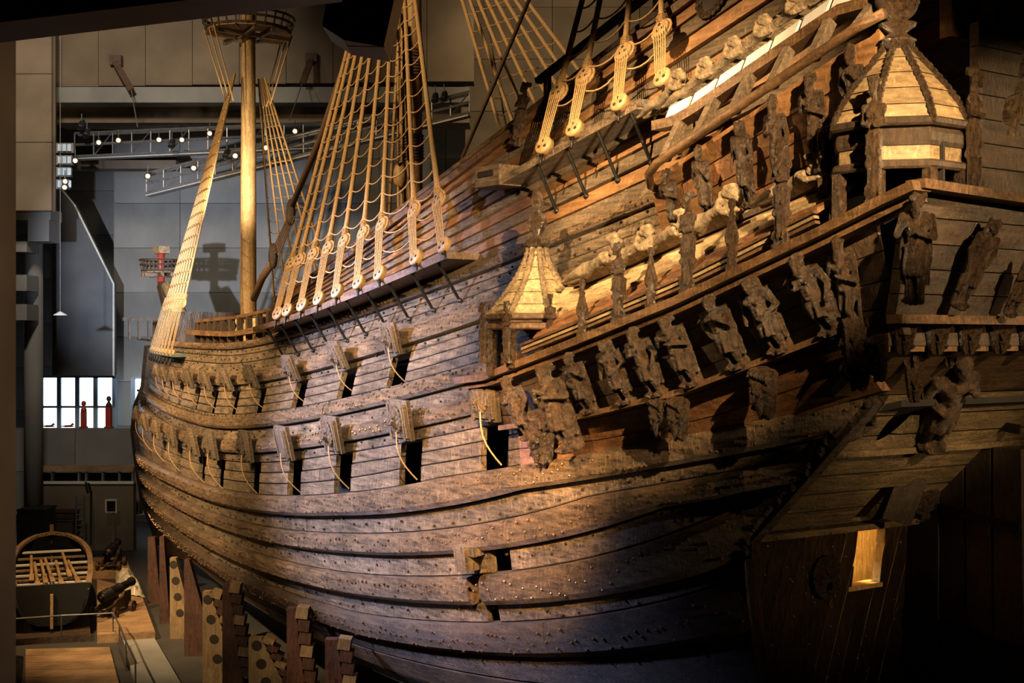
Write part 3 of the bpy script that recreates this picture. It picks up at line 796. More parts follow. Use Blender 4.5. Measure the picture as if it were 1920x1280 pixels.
# window band: back wall, posts and dark openings
b = MB(); rs = [[Vector((.62, s, r1z(s) - .1)), Vector((.62, s, r1z(s) + .75)), Vector((.66, s, r1z(s) + .75)), Vector((.66, s, r1z(s) - .1))] for s in seq(-10.2, .1, 12)]
b.rings(rs); sub(b, 'gallery_inner_wall', 'inside', LG)
EAV = .40
def ridge_z(s): return float(np.interp(s, [-8.03, -2.38], [12.60, 11.40]))
for k in range(5):      # pale roof boards
    b = MB(); rs = []
    for s in seq(-8.7, -1.9, 14):
        z0 = r1z(s) + EAV; z1 = ridge_z(s); t0, t1 = -.12, .62
        f0, f1 = k / 5, (k + 1) / 5
        P = lambda f, d: Vector((t0 + (t1 - t0) * f, s, z0 + (z1 - z0) * f + d))
        rs.append([P(f0, .04), P(f1, .0), P(f1, -.06), P(f0, -.06)])
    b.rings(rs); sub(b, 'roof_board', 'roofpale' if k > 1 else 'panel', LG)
for q in range(3):
    b = MB(); b.bar([Vector((-.15 + .02 * q, s, r1z(s) + EAV - .03 - .07 * q)) for s in seq(-8.7, -1.6, 14)], .1, .045); sub(b, 'eave_moulding', 'roofpale' if q == 1 else 'rail', LG)
b = MB(); b.bar([Vector((.60, s, ridge_z(s) + .03)) for s in seq(-8.4, -2.2, 12)], .14, .08); sub(b, 'ridge_moulding', 'rail', LG)
rnd = random.Random(4)
# window posts and carved herms and finials standing on the sill
xs_posts = [(1093, 'f'), (1160, 'h'), (1222, 'f'), (1290, 'h'), (1375, 'f'), (1465, 'h')]
for u, kd in xs_posts:
    s = min(np.linspace(-10, 0, 400), key=lambda q: abs(960 + FPX * ((np.array([R1T, q, 10]) - CAM) @ RT) / ((np.array([R1T, q, 10]) - CAM) @ FW) - u))
    s = float(s); z = r1z(s) + .06
    b = MB(); b.box((.0, s, z + .2), (.18, .26, .46)); sub(b, 'window_post', 'carved', LG)
    if kd == 'f':
        o = add('obelisk_finial', SC['finial'], frame((R1T - .02, s, z), (1, 0, 0), (0, 0, 1), (.85, .85, 1.0 + .1 * (u > 1300))), None, LG)
    else:
        o = add('herm_post', SC['herm'][u % 2], frame((R1T + .0, s, z), (1, 0, 0), (0, 0, 1), (1.3, 1.15, 1.35 + .25 * (u > 1200))), None, LG)
# reclining figures along the roof ridge
for i, (u, v, L) in enumerate(((1125, 520, 1.6), (1190, 470, 1.35), (1250, 450, 1.4), (1340, 410, 1.5), (1490, 350, 1.3))):
    p = at(u, v + 22, .42)
    slope = Vector((0, 1, -.215)).normalized()
    m = Matrix((Vector((1, 0, 0)) * L * 1.35, slope * L, Vector((0, .2, 1)).normalized() * L * 1.2)).transposed().to_4x4(); m.translation = (p.x, p.y, ridge_z(p.y) + .02)
    add('reclining_figure', SC['lying'] if i % 2 == 0 else SC['lion'], m, None, LG)
# warriors hung between foot rail and sill
for i, u in enumerate((945, 1015, 1060, 1125, 1180, 1240, 1320, 1393, 1483)):
    vt = {945: 710, 1015: 690, 1060: 672, 1125: 646, 1180: 628, 1240: 600, 1320: 566, 1393: 528, 1483: 500}[u]
    p = at(u, vt, R1T - .12); s = p.y
    s2 = s - .2; foot = Vector((r2t(s2) - .22, s2, r2z(s2) + .05)); head = Vector((R1T - .14, s - .08, r1z(s) - .12))
    if i < 2: foot = foot + Vector((.02, -.12, -.3 - .3 * (i == 1)))
    h = (head - foot).length
    add('carved_warrior', SC['fig'][i % 4], frame(foot, (1, 0, .3), head - foot, (h * 1.2, h * 1.42, h)), None, LG)
# the large warrior near the corner and the big consoles
p0 = at(1597, 628, .35); p1 = at(1573, 440, -.2)
h = (p1 - p0).length; add('carved_warrior', SC['fig'][4], frame(p0, (1, 0, .2), p1 - p0, (h * .8, h * .82, h)), 'tall carved warrior with a hand raised to his chin', LG)
for u, v0, v1, t0, t1, w in ((1020, 875, 770, .3, .05, .8), (1240, 820, 745, .3, .1, .9), (1275, 825, 745, .3, .1, .9), (1435, 785, 690, .4, .2, 1.0), (1610, 730, 630, .6, .3, .9), (1650, 715, 628, .5, .3, .6)):
    a, c = at(u, v0, t0), at(u, v1, t1); h = (c - a).length
    add('carved_console', SC['console'], frame(a, (1, 0, 0), c - a, (h * .9, h * w, h)), None, LG)

# ---- domed turrets
def turret(cx, cy, zb, r, h_wall, h_roof, nsides, rows, post_h, g, big):
    def ring(rad, z, n=nsides, a0=PI / nsides): return [Vector((cx + rad * math.cos(a0 + 2 * PI * k / n), cy + rad * math.sin(a0 + 2 * PI * k / n), z)) for k in range(n)]
    # drum mouldings
    for dz, rr, hh in ((0, 1.03, .12), (h_wall * .5, .98, h_wall * .36), (h_wall - .06, 1.06, .12)):
        b = MB(); b.rings([ring(r * rr * .97, zb + dz), ring(r * rr, zb + dz + hh * .25), ring(r * rr, zb + dz + hh * .75), ring(r * rr * .96, zb + dz + hh)]); sub(b, 'drum_moulding', 'darkwood' if big else 'rail', g)
    b = MB(); b.rings([ring(r * .93, zb), ring(r * .93, zb + h_wall)]); sub(b, 'drum', 'domewood', g)
    zt = zb + h_wall
    prof = (lambda f: r * (1.0 * (1 - f) ** .95 * (1 + .5 * f * (1 - f)) + .11 * f)) if big else (lambda f: r * ((1 - f) ** 1.5 + .13 * f))
    for q in range(rows):
        f0, f1 = q / rows, (q + 1) / rows
        for k in range(nsides):
            b = MB(); a0 = PI / nsides + 2 * PI * k / nsides; a1 = a0 + 2 * PI / nsides
            def P(f, a, d): rr = prof(f) + d; return Vector((cx + rr * math.cos(a), cy + rr * math.sin(a), zt + h_roof * f))
            b.rings([[P(f0, a0, .03), P(f0, a1, .03), P(f0, a1, -.04), P(f0, a0, -.04)], [P(f1, a0, .0), P(f1, a1, .0), P(f1, a1, -.05), P(f1, a0, -.05)]])
            sub(b, 'roof_plank', 'domewood' if big else 'roofpale', g)
    for k in range(nsides):      # garland ribs
        a = PI / nsides + 2 * PI * k / nsides; b = MB()
        n = 30
        for q in range(n + 1):
            f = q / n; rr = prof(f) + .03; b.ball((cx + rr * math.cos(a), cy + rr * math.sin(a), zt + h_roof * f), (.045 if big else .05) * (1 + .25 * (q % 2)), 7, 5)
        sub(b, 'garland_rib', 'carved' if big else 'carved_pale', g, True)
    b = MB()
    zt2 = zt + h_roof
    if big: b.lathe([(.001, -.05), (.16, -.04), (.2, 0), (.26, .03), (.16, .1), (.12, .14), (.24, .22), (.26, .26), (.12, .3), (.24, .4), (.3, .55), (.3, .72), (.24, .8), (.26, .85), (.1, .9), (.001, 1.0)], 18, Matrix.Translation((cx, cy, zt2)))
    else:
        b.lathe([(.001, -.05), (.14, -.04), (.15, .02), (.1, .08), (.08, .14), (.15, .24), (.19, .38), (.15, .52), (.06, .58), (.07, .62), (.12, .74), (.10, .88), (.03, .98), (.001, 1.0)], 14, Matrix.Translation((cx, cy, zt2)))
    sub(b, 'turret_finial', 'carved', g, True)
    b = MB()
    for k in range(nsides * 2):
        a = PI / nsides + PI * k / nsides; b.ball((cx + .17 * math.cos(a), cy + .17 * math.sin(a), zt2 - .02), (.07, .07, .09), 8, 6)
    sub(b, 'finial_collar', 'carved', g, True)
    # posts under the drum
    for k in range(nsides):
        a = PI / nsides + 2 * PI * k / nsides; x, y = cx + r * .93 * math.cos(a), cy + r * .93 * math.sin(a)
        zr = r1z(y) - .05
        b = MB(); b.box((x, y, (zr + zb) / 2), (.14, .14, max(zb - zr, .1))); sub(b, 'turret_post', 'carved', g)
        x2, y2 = cx + r * 1.1 * math.cos(a), cy + r * 1.1 * math.sin(a)
        if math.cos(a) < .45 and (not big or k % 2 == 0): add('herm_post', SC['herm'][k % 2], frame((x2, y2, max(r1z(y2), zb - post_h * .55) + .02), (-math.cos(a), -math.sin(a), 0), (0, 0, 1), (post_h * .75, post_h * .62, post_h)), None, g)
bpy.context.view_layer.update()
p = at(1010, 560, .45)
turret(.42, p.y, 10.62, .95, .24, 1.4, 8, 6, 1.15, LG, False)
p = at(1680, 300, .75)
turret(.75, p.y - .02, 12.66, .92, .62, 1.2, 8, 5, 1.75, LG, True)

# ---- upper gallery
UG = gallery_empty('upper_gallery', Vector((.6, -7, 13.5)), 'upper quarter gallery with round handrail and carved lions on its roof')
bpy.context.view_layer.update()
def r3z(s): return float(np.interp(s, [-9.34, -7.25, -4.76], [14.8, 14.13, 13.3]))
b = MB(); pts = [Vector((.95, -4.35, 12.95)), Vector((.55, -4.4, 13.02)), Vector((.34, -4.6, 13.18))] + [Vector((.3, s, r3z(s))) for s in seq(-4.85, -9.5, 10)]
b.tube(pts, .075, 8); sub(b, 'round_handrail', 'rail', UG, True)
def wzz(s): return float(np.interp(s, [-8.35, -4.92], [15.26, 14.18]))
b = MB(); b.bar([Vector((.8, s, wzz(s) - .12)) for s in seq(-9.4, -4.3, 10)], .3, .16); sub(b, 'roof_beam', 'rail', UG)
for k in range(8):
    s0, s1 = -4.6 - k * .6, -4.6 - k * .6 - .5
    b = MB(); b.prism([Vector((.70, s0, wzz(s0) - .03)), Vector((.70, s1, wzz(s1) - .03)), Vector((.82, s1, wzz(s1) + .21)), Vector((.82, s0, wzz(s0) + .21))], (.06, 0, 0)); sub(b, 'pale_roof_panel', 'white', UG)
b = MB(); b.bar([Vector((1.05, s, wzz(s) + .2)) for s in seq(-9.4, -4.1, 10)], .22, .14); sub(b, 'roof_cap', 'rail', UG)
for k in range(8):
    s = -4.5 - k * .66; sl = Vector((0, 1, -.315)).normalized(); L = 1.2
    m = Matrix((Vector((1, 0, 0)) * L * 1.3, sl * L, Vector((0, .3, 1)).normalized() * L * 1.2)).transposed().to_4x4(); m.translation = (.86, s, wzz(s) + .26)
    add('reclining_lion', SC['lion'], m, None, UG)
for k in range(6):
    s = -5.0 - k * .8
    b = MB(); b.bar([Vector((.34, s, r3z(s))), Vector((.7, s, wzz(s) - .2))], .16, .14, (0, 1, 0)); sub(b, 'roof_post', 'clinker_old', UG)
# panel that slopes in below the handrail, in boards, and its hanging figures
def pbz(s): return ridge_z(s) + .12
for k in range(4):
    b = MB(); rs = []
    for s in seq(-9.2, -4.3, 10):
        z1, z0 = r3z(s) - .05, pbz(s); f0, f1 = k / 4 + .008, (k + 1) / 4 - .008
        P = lambda f, d: Vector((1.0 + (.55 - 1.0) * f + d, s, z0 + (z1 - z0) * f))
        rs.append([P(f0, 0), P(f1, 0), P(f1, .12), P(f0, .12)])
    b.rings(rs); sub(b, 'panel_board', 'clinker_new' if k % 2 else 'panel', UG)
for i, (u, vt) in enumerate(((1250, 300), (1310, 262), (1385, 215), (1450, 155), (1520, 95), (1595, 60))):
    p = at(u, vt, .42); s = p.y; top = Vector((.40, s, r3z(s) - .1)); bot = Vector((.78, s + .18, max(pbz(s) + .1, r3z(s) - 1.5)))
    h = (top - bot).length; add('hanging_figure', SC['fig'][(i + 1) % 4], frame(bot, (1, 0, .3), top - bot, (h * .8, h * .75, h)), None, UG)
    add('carved_console', SC['console'], frame(bot - Vector((-.12, 0, .42)), (1, 0, 0), (0, 0, 1), (.42, .5, .5)), None, UG)
# ------------------------------------------------------------------ stern
def at_y(u, v, s):
    """point seen at pixel u, v on the cross-ship plane y = s"""
    d = FW + RT * (u - 960) / FPX + np.array([0, 0, 1.0]) * (640 - v) / FPX
    return Vector(CAM + (s - CAM[1]) / d[1] * d)
def cut_hole(obj, cutter):
    md = obj.modifiers.new('hole', 'BOOLEAN'); md.operation = 'DIFFERENCE'; md.object = cutter; md.solver = 'EXACT'
    dg = bpy.context.evaluated_depsgraph_get(); dg.update()
    me = bpy.data.meshes.new_from_object(obj.evaluated_get(dg)); obj.modifiers.clear(); obj.data = me
w0 = at_y(1600, 990, -5.7); w1 = at_y(1652, 1092, -5.7)
# flat tuck with slanting planks
def edge_t(z): return T(stern_end(z), z)
lean = .30; wd = .36
k = -8
while k < 18:
    base = k * wd; k += 1
    for zr in ((1.5, 7.25),):
        zz = list(np.arange(zr[0], zr[1] + .01, .115))
        zz = sorted([z for z in zz if abs(z - w0.z) > .06 and abs(z - w1.z) > .06] + [w0.z + 1e-4, w0.z - 1e-4, w1.z + 1e-4, w1.z - 1e-4])
        for half_ in (0, 1):
            runs = []; run = []
            for z in zz:
                lo = max(edge_t(z) + .02, base + lean * z + .006); hi = min(base + wd + lean * z - .006, CT)
                if w1.z < z < w0.z:
                    sk = .10 * (z - w1.z)
                    if half_ == 0: hi = min(hi, w0.x + sk)
                    else: lo = max(lo, w1.x + sk)
                elif half_ == 1 and lo < w0.x + .56: lo, hi = 0, 0
                if half_ == 0 and not (w1.z < z < w0.z) and lo >= w0.x + .64: lo, hi = 0, 0
                if hi - lo > .012: run.append((z, lo, hi))
                else:
                    if len(run) > 1: runs.append(run)
                    run = []
            if len(run) > 1: runs.append(run)
            for run in runs:
                b = MB(); b.rings([[Vector((lo, stern_end(z) - .03, z)), Vector((hi, stern_end(z) - .03, z)), Vector((hi, stern_end(z) + .15, z)), Vector((lo, stern_end(z) + .15, z))] for z, lo, hi in run])
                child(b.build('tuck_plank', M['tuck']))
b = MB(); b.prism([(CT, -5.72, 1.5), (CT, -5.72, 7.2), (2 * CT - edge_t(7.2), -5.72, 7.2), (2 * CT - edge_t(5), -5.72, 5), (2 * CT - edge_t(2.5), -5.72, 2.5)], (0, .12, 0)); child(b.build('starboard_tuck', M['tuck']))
# lit stern port: bright frame timbers inside
b = MB(); b.box(((w0.x + w1.x) / 2, -5.52, w1.z - .04), (w1.x - w0.x + .16, .3, .08)); child(b.build('port_sill', M['inlit']))
for du, wdt, tl, q in ((.08, .16, .0, -4.9), (.30, .13, -.02, -5.1), (.52, .20, .06, -4.7)):
    x = w0.x + (w1.x - w0.x) * du; b = MB(); b.bar([(x, q, w1.z - .6), (x + tl, q, w0.z + .6)], wdt, .14, (0, 1, 0)); child(b.build('inner_timber', M['inlit']))
b = MB(); b.box((w0.x + 1.6, -3.6, 6.3), (4.2, .1, 2.4)); child(b.build('inner_bulkhead', M['inlit']))
l = bpy.data.lights.new('hold_lamp', 'POINT'); l.energy = 900; l.color = (1, .62, .22); l.shadow_soft_size = .1
o = bpy.data.objects.new('hold_lamp', l); o.location = (w0.x + .5, -4.2, w0.z + .2); col.objects.link(o)
# counter planks
NC = 7
counter = []
for k in range(NC):
    z0 = 7.25 + (9.6 - 7.25) * k / NC; z1 = 7.25 + (9.6 - 7.25) * (k + 1) / NC
    b = MB(); rs = []
    for q in range(13):
        f = q / 12
        ring = []
        for z, d in ((z0 + .012, -.03), (z1 - .012, -.03), (z1 - .012, .14), (z0 + .012, .14)):
            e = edge_t(z); t = e + (2 * CT - 2 * e) * f; ring.append(Vector((t, stern_end(z) + d - .12 * math.sin(f * PI), z)))
        rs.append(ring)
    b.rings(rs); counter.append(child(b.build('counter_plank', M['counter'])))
def on_counter(u, v):
    d = FW + RT * (u - 960) / FPX + np.array([0, 0, 1.0]) * (640 - v) / FPX
    lo, hi = 10.0, 30.0
    for _ in range(50):
        m = (lo + hi) / 2; p = CAM + m * d
        if p[1] > stern_end(p[2]) - .1: hi = m
        else: lo = m
    return Vector(CAM + hi * d)
cn = Vector((0, -1, -1.04)).normalized()
hc = on_counter(1692, 790)
cu = MB(); mm = frame(hc - cn * .6, (1, 0, 0), cn); cu.rings([[mm @ Vector((.30 * math.cos(2 * PI * k / 24), .62 * math.sin(2 * PI * k / 24), h)) for k in range(24)] for h in (0, 1.2)])
c1 = cu.build('cut', M['hole'])
pc_ = on_counter(1640, 945)
cu = MB(); mm = frame(pc_ - cn * .6, (1, 0, 0), cn); cu.rings([[mm @ Vector((x * .26, y * .5, h)) for x, y in ((-1,-1),(1,-1),(1,1),(-1,1))] for h in (0, 1.2)])
c2 = cu.build('cut', M['hole'])
bpy.context.view_layer.update()
for o in counter: cut_hole(o, c1); cut_hole(o, c2)
bpy.data.objects.remove(c1); bpy.data.objects.remove(c2)
b = MB(); b.prism([Vector((edge_t(7) + .5, -4.9, 6.95)), Vector((10.2, -4.9, 6.95)), Vector((10.2, -7.4, 9.7)), Vector((1.6, -7.4, 9.7))], (0, .3, .05)); child(b.build('counter_lining', M['inside']))
b = MB(); b.box((0, 0, 0), (.5, .09, .85)); m = frame(pc_ + Vector((.38, -.32, .1)), (1, -.8, 0), (.12, -.35, 1)); add('stern_port_lid', b.mesh('stern_port_lid', M['darkwood']), m)
add('lion_mask', SC['mask'], frame(on_counter(1722, 938) + cn * .05, (1, 0, 0), cn, .75), 'carved lion face on the counter')
add('lion_mask', SC['mask'], frame(at_y(1548, 1080, -5.74), (1, 0, 0), (0, -1, 0), .72), 'round carved hawse-like mask')
# ledges across the stern
for v, t0, w in ((1000, .02, .16), (858, 0, .14)):
    p = on_counter(1500, v); e = edge_t(p.z)
    b = MB(); b.bar([Vector((e + .02 + (2 * CT - 2 * e) * q / 8, stern_end(p.z) - .08 - .12 * math.sin(q / 8 * PI), p.z)) for q in range(9)], w, .10); child(b.build('stern_ledge', M['counter']))
# fashion piece, the carved edge timber
fp = [Vector((edge_t(z) - .04, stern_end(z) - .03, z)) for z in (6.9, 7.25, 7.8, 8.4, 9.0, 9.6)]
b = MB(); b.bar(fp, .34, .22, (1, 0, 0)); child(b.build('fashion_piece', M['carved']))
b = MB()
for q in range(34):
    f = q / 33 * (len(fp) - 1.001); i = int(f); p = fp[i].lerp(fp[i + 1], f - i); b.ball(p + Vector((-.09, -.02 + .05 * math.sin(q * 2.1), .04 * math.cos(q * 1.7))), .085, 8, 6)
o = child(b.build('fashion_piece_carving', M['carved'], None, True)); o['label'] = 'carved leaf strip along the stern edge'
b = MB(); b.tube([Vector((edge_t(z) - .02, stern_end(z), z)) for z in (1.6, 3, 4.2, 5.4, 6.4, 7.2)], .13, 8); child(b.build('corner_timber', M['tuck']))
# stern post and rudder with iron straps
b = MB(); b.box((CT, -6.0, 5.0), (.55, .75, 8.2)); child(b.build('stern_post', M['darkwood']))
RU = empty('rudder', (CT, -7.0, 1)); RU.parent = ship; RU.matrix_parent_inverse = ship.matrix_world.inverted(); RU.matrix_world = Matrix.Translation((CT, -7, 1)); bpy.context.view_layer.update()
RU['label'] = 'tall dark rudder with black iron straps'
for q, (y0, y1, zt) in enumerate(((-6.45, -6.95, 9.4), (-6.97, -7.5, 9.0), (-7.52, -8.1, 8.6))):
    b = MB(); b.prism([(CT - .24, y0, .8), (CT - .24, y1, .8), (CT - .24, y1 + .1, zt), (CT - .24, y0 + .05, zt)], (.48, 0, 0)); sub(b, 'rudder_plank', 'darkwood', RU)
for z in (9.05, 7.4, 5.35, 3.3):
    b = MB(); b.bar([(CT - .27, -6.4, z + .05), (CT - .27, -8.0, z - .12)], .16, .05, (1, 0, 0)); sub(b, 'iron_strap', 'iron', RU)
    b = MB(); b.bar([(CT - .30, -5.66, z + .12), (CT - .30, -6.36, z + .02)], .16, .05, (1, 0, 0)); child(b.build('iron_strap', M['iron']))
# upper stern panel with its planks, rails and figures
def up_s(z): return float(np.interp(z, [10.3, 10.75, 12.35, 14.6], [-9.2, -9.6, -10.3, -10.3]))
def up_t(z): return float(np.interp(z, [10.3, 12.35], [.55, -.12]))
for k in range(5):
    z0 = 10.72 + 1.62 * k / 5; z1 = 10.72 + 1.62 * (k + 1) / 5 - .015
    b = MB(); b.rings([[Vector((up_t(z) + (2 * CT - 2 * up_t(z)) * f, up_s(z) + d, z)) for z, d in ((z0, -.02), (z1, -.02), (z1, .15), (z0, .15))] for f in (0, .25, .5, .75, 1)]); child(b.build('stern_plank', M['stern']))
for z, w, d in ((12.38, .3, -.12), (10.7, .26, -.1), (10.32, .22, 0)):
    b = MB(); b.bar([Vector((up_t(z) - .1 + (2 * CT - 2 * up_t(z)) * f, up_s(z) + d, z + (.12 if z > 12 else .0) * -math.sin(f * PI))) for f in [k / 10 for k in range(11)]], w, .12); child(b.build('stern_rail', M['rail']))
b = MB(); b.prism([Vector((.9, -8.1, 9.6)), Vector((.6, -9.25, 10.3)), Vector((11, -9.25, 10.3)), Vector((10.7, -8.1, 9.6))], (0, .05, .12)); child(b.build('stern_soffit', M['stern']))
b = MB(); b.box((CT, -9.3, 10.52), (2 * CT - 1.1, .12, .36)); child(b.build('stern_frieze', M['stern']))
for k in range(7): add('carved_console', SC['console'], frame(Vector((.75 + k * .72, -9.45, 10.22)), (.25, 1, 0), (0, 0, 1), (.42, .72, .5)), None)
for k in range(7):
    z0 = 12.45 + k * .33; b = MB(); b.box((1.55 + 4.3, -10.0, z0 + .16), (8.6, .14, .315)); child(b.build('stern_wall_board', M['stern']))
b = MB(); b.box((CT, -9.5, 16.6), (8.4, .2, 3.9)); child(b.build('stern_upper_panel', M['panel']))
for x in (2.2, 3.4, 4.8): add('hanging_figure', SC['herm'][1], frame(Vector((x, -9.75, 14.7)), (.2, 1, 0), (0, 0, 1), (1.2, 1.2, 2.0)))
def big_fig(u0, v0, u1, v1, s0, s1, i, w, label, face=(1, .6, 0)):
    a, c = at_y(u0, v0, s0), at_y(u1, v1, s1); h = (c - a).length
    add('carved_figure', SC['fig'][i], frame(a, face, c - a, (h * w, h * w, h)), label)
big_fig(1712, 565, 1722, 355, -10.35, -10.6, 1, .85, 'large carved bearded figure at the gallery corner')
big_fig(1800, 575, 1870, 405, -10.0, -10.5, 3, .8, 'carved figure leaning on the stern panel', (.2, 1, 0))
big_fig(1895, 590, 1945, 470, -10.0, -10.5, 0, .8, 'carved figure at the right edge of the stern panel', (.2, 1, 0))
big_fig(1748, 835, 1808, 668, -7.6, -9.0, 2, .85, 'carved figure bracing the counter beside the rudder', (.5, 1, .4))
big_fig(1572, 850, 1612, 745, -6.8, -8.1, 3, .9, 'small dark carved figure under the counter', (.8, .8, .4))
for u, v, hgt, wd_ in ((1712, 690, .95, 1.1), (1715, 755, .5, 1.1), (1600, 690, .7, .9), (1780, 690, .55, .8)):
    p = at_y(u, v, -9.0); add('carved_console', SC['console'], frame(p, (.6, 1, 0), (0, 0, 1), (hgt * .8, hgt * wd_, hgt)), None)

b = MB(); rr_ = random.Random(8)
for q in range(90):
    z = rr_.uniform(2.5, 7.1); x = rr_.uniform(edge_t(z) + .15, CT - .4)
    if w1.z - .3 < z < w0.z + .2 and w0.x - .2 < x < w1.x + .4: continue
    b.ball((x, stern_end(z) - .035, z), .028, 6, 4)
o = child(b.build('tuck_bolt_heads', M['bolt'], None, True)); tag(o, 'scattered copper coloured bolt heads on the stern planks', kind='stuff')
# ------------------------------------------------------------------ masts and rigging
def lathe_at(name, x, y, prof, mat, n=16):
    b = MB(); b.lathe(prof, n, Matrix.Translation((x, y, 0))); return child(b.build(name, M[mat], None, True))
o = lathe_at('foremast', CT, 25.8, [(.31, 6), (.31, 12), (.29, 18), (.25, 24.5), (.001, 24.6)], 'mast'); o['label'] = 'pale pine foremast'
o = lathe_at('mainmast', CT, 13.1, [(.40, 6), (.40, 14), (.36, 22), (.30, 30), (.001, 30.1)], 'mast'); o['label'] = 'thick pine mainmast with rope wooldings'
lathe_at('mizzenmast', CT, 1.3, [(.28, 8), (.28, 16), (.24, 25), (.001, 25.1)], 'mast')
for z in (16.3, 18.9, 13.6):
    b = MB()
    for k in range(9): b.lathe([(.40, z - .42 + k * .095), (.445, z - .375 + k * .095), (.40, z - .33 + k * .095)], 18, Matrix.Translation((CT, 13.1, 0)))
    o = child(b.build('mast_woolding', M['ropedark'], None, True)); o['label'] = 'reddish rope band wound round the mast'
def top(x, y, z, r, mat='darkwood', sc=1.0, tilt=None):
    g = empty('mast_top', (x, y, z)); g.parent = ship; g.matrix_parent_inverse = ship.matrix_world.inverted(); g.matrix_world = Matrix.Translation((x, y, z)); bpy.context.view_layer.update()
    for k in range(14):       # floor boards
        a0, a1 = 2 * PI * k / 14 + .02, 2 * PI * (k + 1) / 14 - .02
        b = MB(); b.prism([Vector((x + q * math.cos(a), y + q * math.sin(a), z)) for q, a in ((r * .42, a0), (r, a0), (r, a1), (r * .42, a1))], (0, 0, .07)); sub(b, 'top_board', 'boatwood', g)
    for dz, rr in ((.10, 1.0), (.36, 1.06), (.58, 1.10)):
        b = MB(); b.tube([(x + r * rr * math.cos(2 * PI * k / 28), y + r * rr * math.sin(2 * PI * k / 28), z + dz) for k in range(29)], .05, 6); sub(b, 'top_rim', 'darkwood', g)
    for k in range(28):
        a = 2 * PI * k / 28; b = MB(); b.bar([(x + r * math.cos(a), y + r * math.sin(a), z + .05), (x + r * 1.1 * math.cos(a), y + r * 1.1 * math.sin(a), z + .6)], .05, .05, (math.cos(a), math.sin(a), 0)); sub(b, 'top_stanchion', 'darkwood', g)
    for a in (0, PI / 2):
        for d in (-.35, .35):
            b = MB(); c, s_ = math.cos(a), math.sin(a); b.bar([(x - s_ * d * sc - c * r * .98, y + c * d * sc - s_ * r * .98, z - .09), (x - s_ * d * sc + c * r * .98, y + c * d * sc + s_ * r * .98, z - .09)], .14, .16); sub(b, 'cross_tree', 'rail', g)
    return g
g = top(CT, 25.8, 22.35, 1.62); g['label'] = 'round fighting top of the foremast'
def rope(name, pts, r, mat='rope', n=6, parent=None):
    b = MB(); b.tube(pts, r, n); o = b.build(name, M[mat], None, True)
    p = parent or ship; o.parent = p; o.matrix_parent_inverse = p.matrix_world.inverted(); return o
de = MB()
de.lathe([(.001, -.07), (.17, -.07), (.20, -.045), (.185, 0), (.20, .045), (.17, .07), (.001, .07)], 16)
de.cur = 1  # raised dark discs stand in for the shade in the three holes
for a in (PI / 2, PI * 7 / 6, PI * 11 / 6):
    de.lathe([(.001, -.078), (.034, -.078), (.034, .078), (.001, .078)], 8, Matrix.Translation((.085 * math.cos(a), .085 * math.sin(a), 0)))
DEAD = de.mesh('deadeye', [M['deadeye'], M['hole']], True)
def shroud_set(lab, lows, hound, upk, zmax, r=.06, rat=.42, detail=True, first=0.0, sz=1.0, cords=6, out=Vector((-1, -.25, 0))):
    g = empty('shroud_set', lows[0]); g.parent = ship; g.matrix_parent_inverse = ship.matrix_world.inverted(); g.matrix_world = Matrix.Translation(lows[0]); bpy.context.view_layer.update(); g['label'] = lab
    hound = Vector(hound); ups = []
    for i, lo in enumerate(lows):
        lo = Vector(lo); d = (hound - lo).normalized(); up = lo + d * upk
        ups.append((up, d))
        if detail:
            zax = (out - d * out.dot(d)).normalized()
            for p, q in ((lo, 1), (up, 1)):
                m = frame(p, d.cross(zax), zax, sz)
                o = put('deadeye', DEAD, None, m); o.parent = g; o.matrix_parent_inverse = g.matrix_world.inverted()
            b = MB(); e = d.cross(zax).normalized()
            for q in ((-.14, -.085, -.03, .03, .085, .14) if cords == 6 else (-.1, 0, .1)): b.tube([lo + e * q * .75 * sz + zax * .07, up + e * q * sz + zax * .07], .0135 * sz, 4)
            for q in range(5): b.tube([up + d * (.16 + q * .045) + (e * math.cos(a) + zax * math.sin(a)) * .085 for a in [k * PI / 4 for k in range(9)]], .022, 4)
            o = b.build('lanyard', M['rope']); o.parent = g; o.matrix_parent_inverse = g.matrix_world.inverted()
            rope('strop', [up + (e * math.cos(a) + d * math.sin(a)) * .22 * sz for a in [k * PI / 7 for k in range(15)]], .03, 'rope', 5, g)
            rope('chain_plate', [lo - d * .18, lo - d * .45], .03, 'iron', 5, g)
        L = (hound - up).length; k = min(1.0, (zmax - up.z) / (hound.z - up.z))
        a, bb = up + d * .15, up + (hound - up) * k
        rope('shroud', [a, a.lerp(bb, .06), bb], [r * 1.3, r, r * .95], 'rope', 7, g)
    z = max(u.z for u, d in ups) * 0 + first
    z0 = min(u.z for u, d in ups) + .35
    z = z0
    while z < zmax - .1:
        pts = []
        prev = None
        for i, (u, d) in enumerate(ups):
            zi = z + (u.z - ups[0][0].z) * .85 * max(0, 1 - (z - z0) / (hound.z - z0))
            p = u + d * ((zi - u.z) / d.z) + out * .05
            if prev is not None:
                gap = (p - prev).length
                for q in range(1, 6): f = q / 6; pts.append(prev.lerp(p, f) - Vector((0, 0, .16 * min(gap, 1.2) * 4 * f * (1 - f))))
            pts.append(p); prev = p
        rope('ratline', pts, .019 if detail else .016, 'rope', 5, g)
        z += rat
    return g
# main shrouds, port
lows = []
for u, v in ((517, 615), (537, 609), (567, 600), (600, 587), (635, 571), (675, 552), (713, 534), (777, 507), (825, 484)):
    p = at(u, v, .22); s = p.y; lows.append(Vector((T(s, zabs(s, CH_MAIN(s))) - .86, s, zabs(s, CH_MAIN(s)) + .22)))
shroud_set('port main shrouds of tan rope with ladder-like ratlines and deadeyes', lows[::-1], (CT - .4, 13.1, 25.2), 1.45, 20.5, .062, .46)
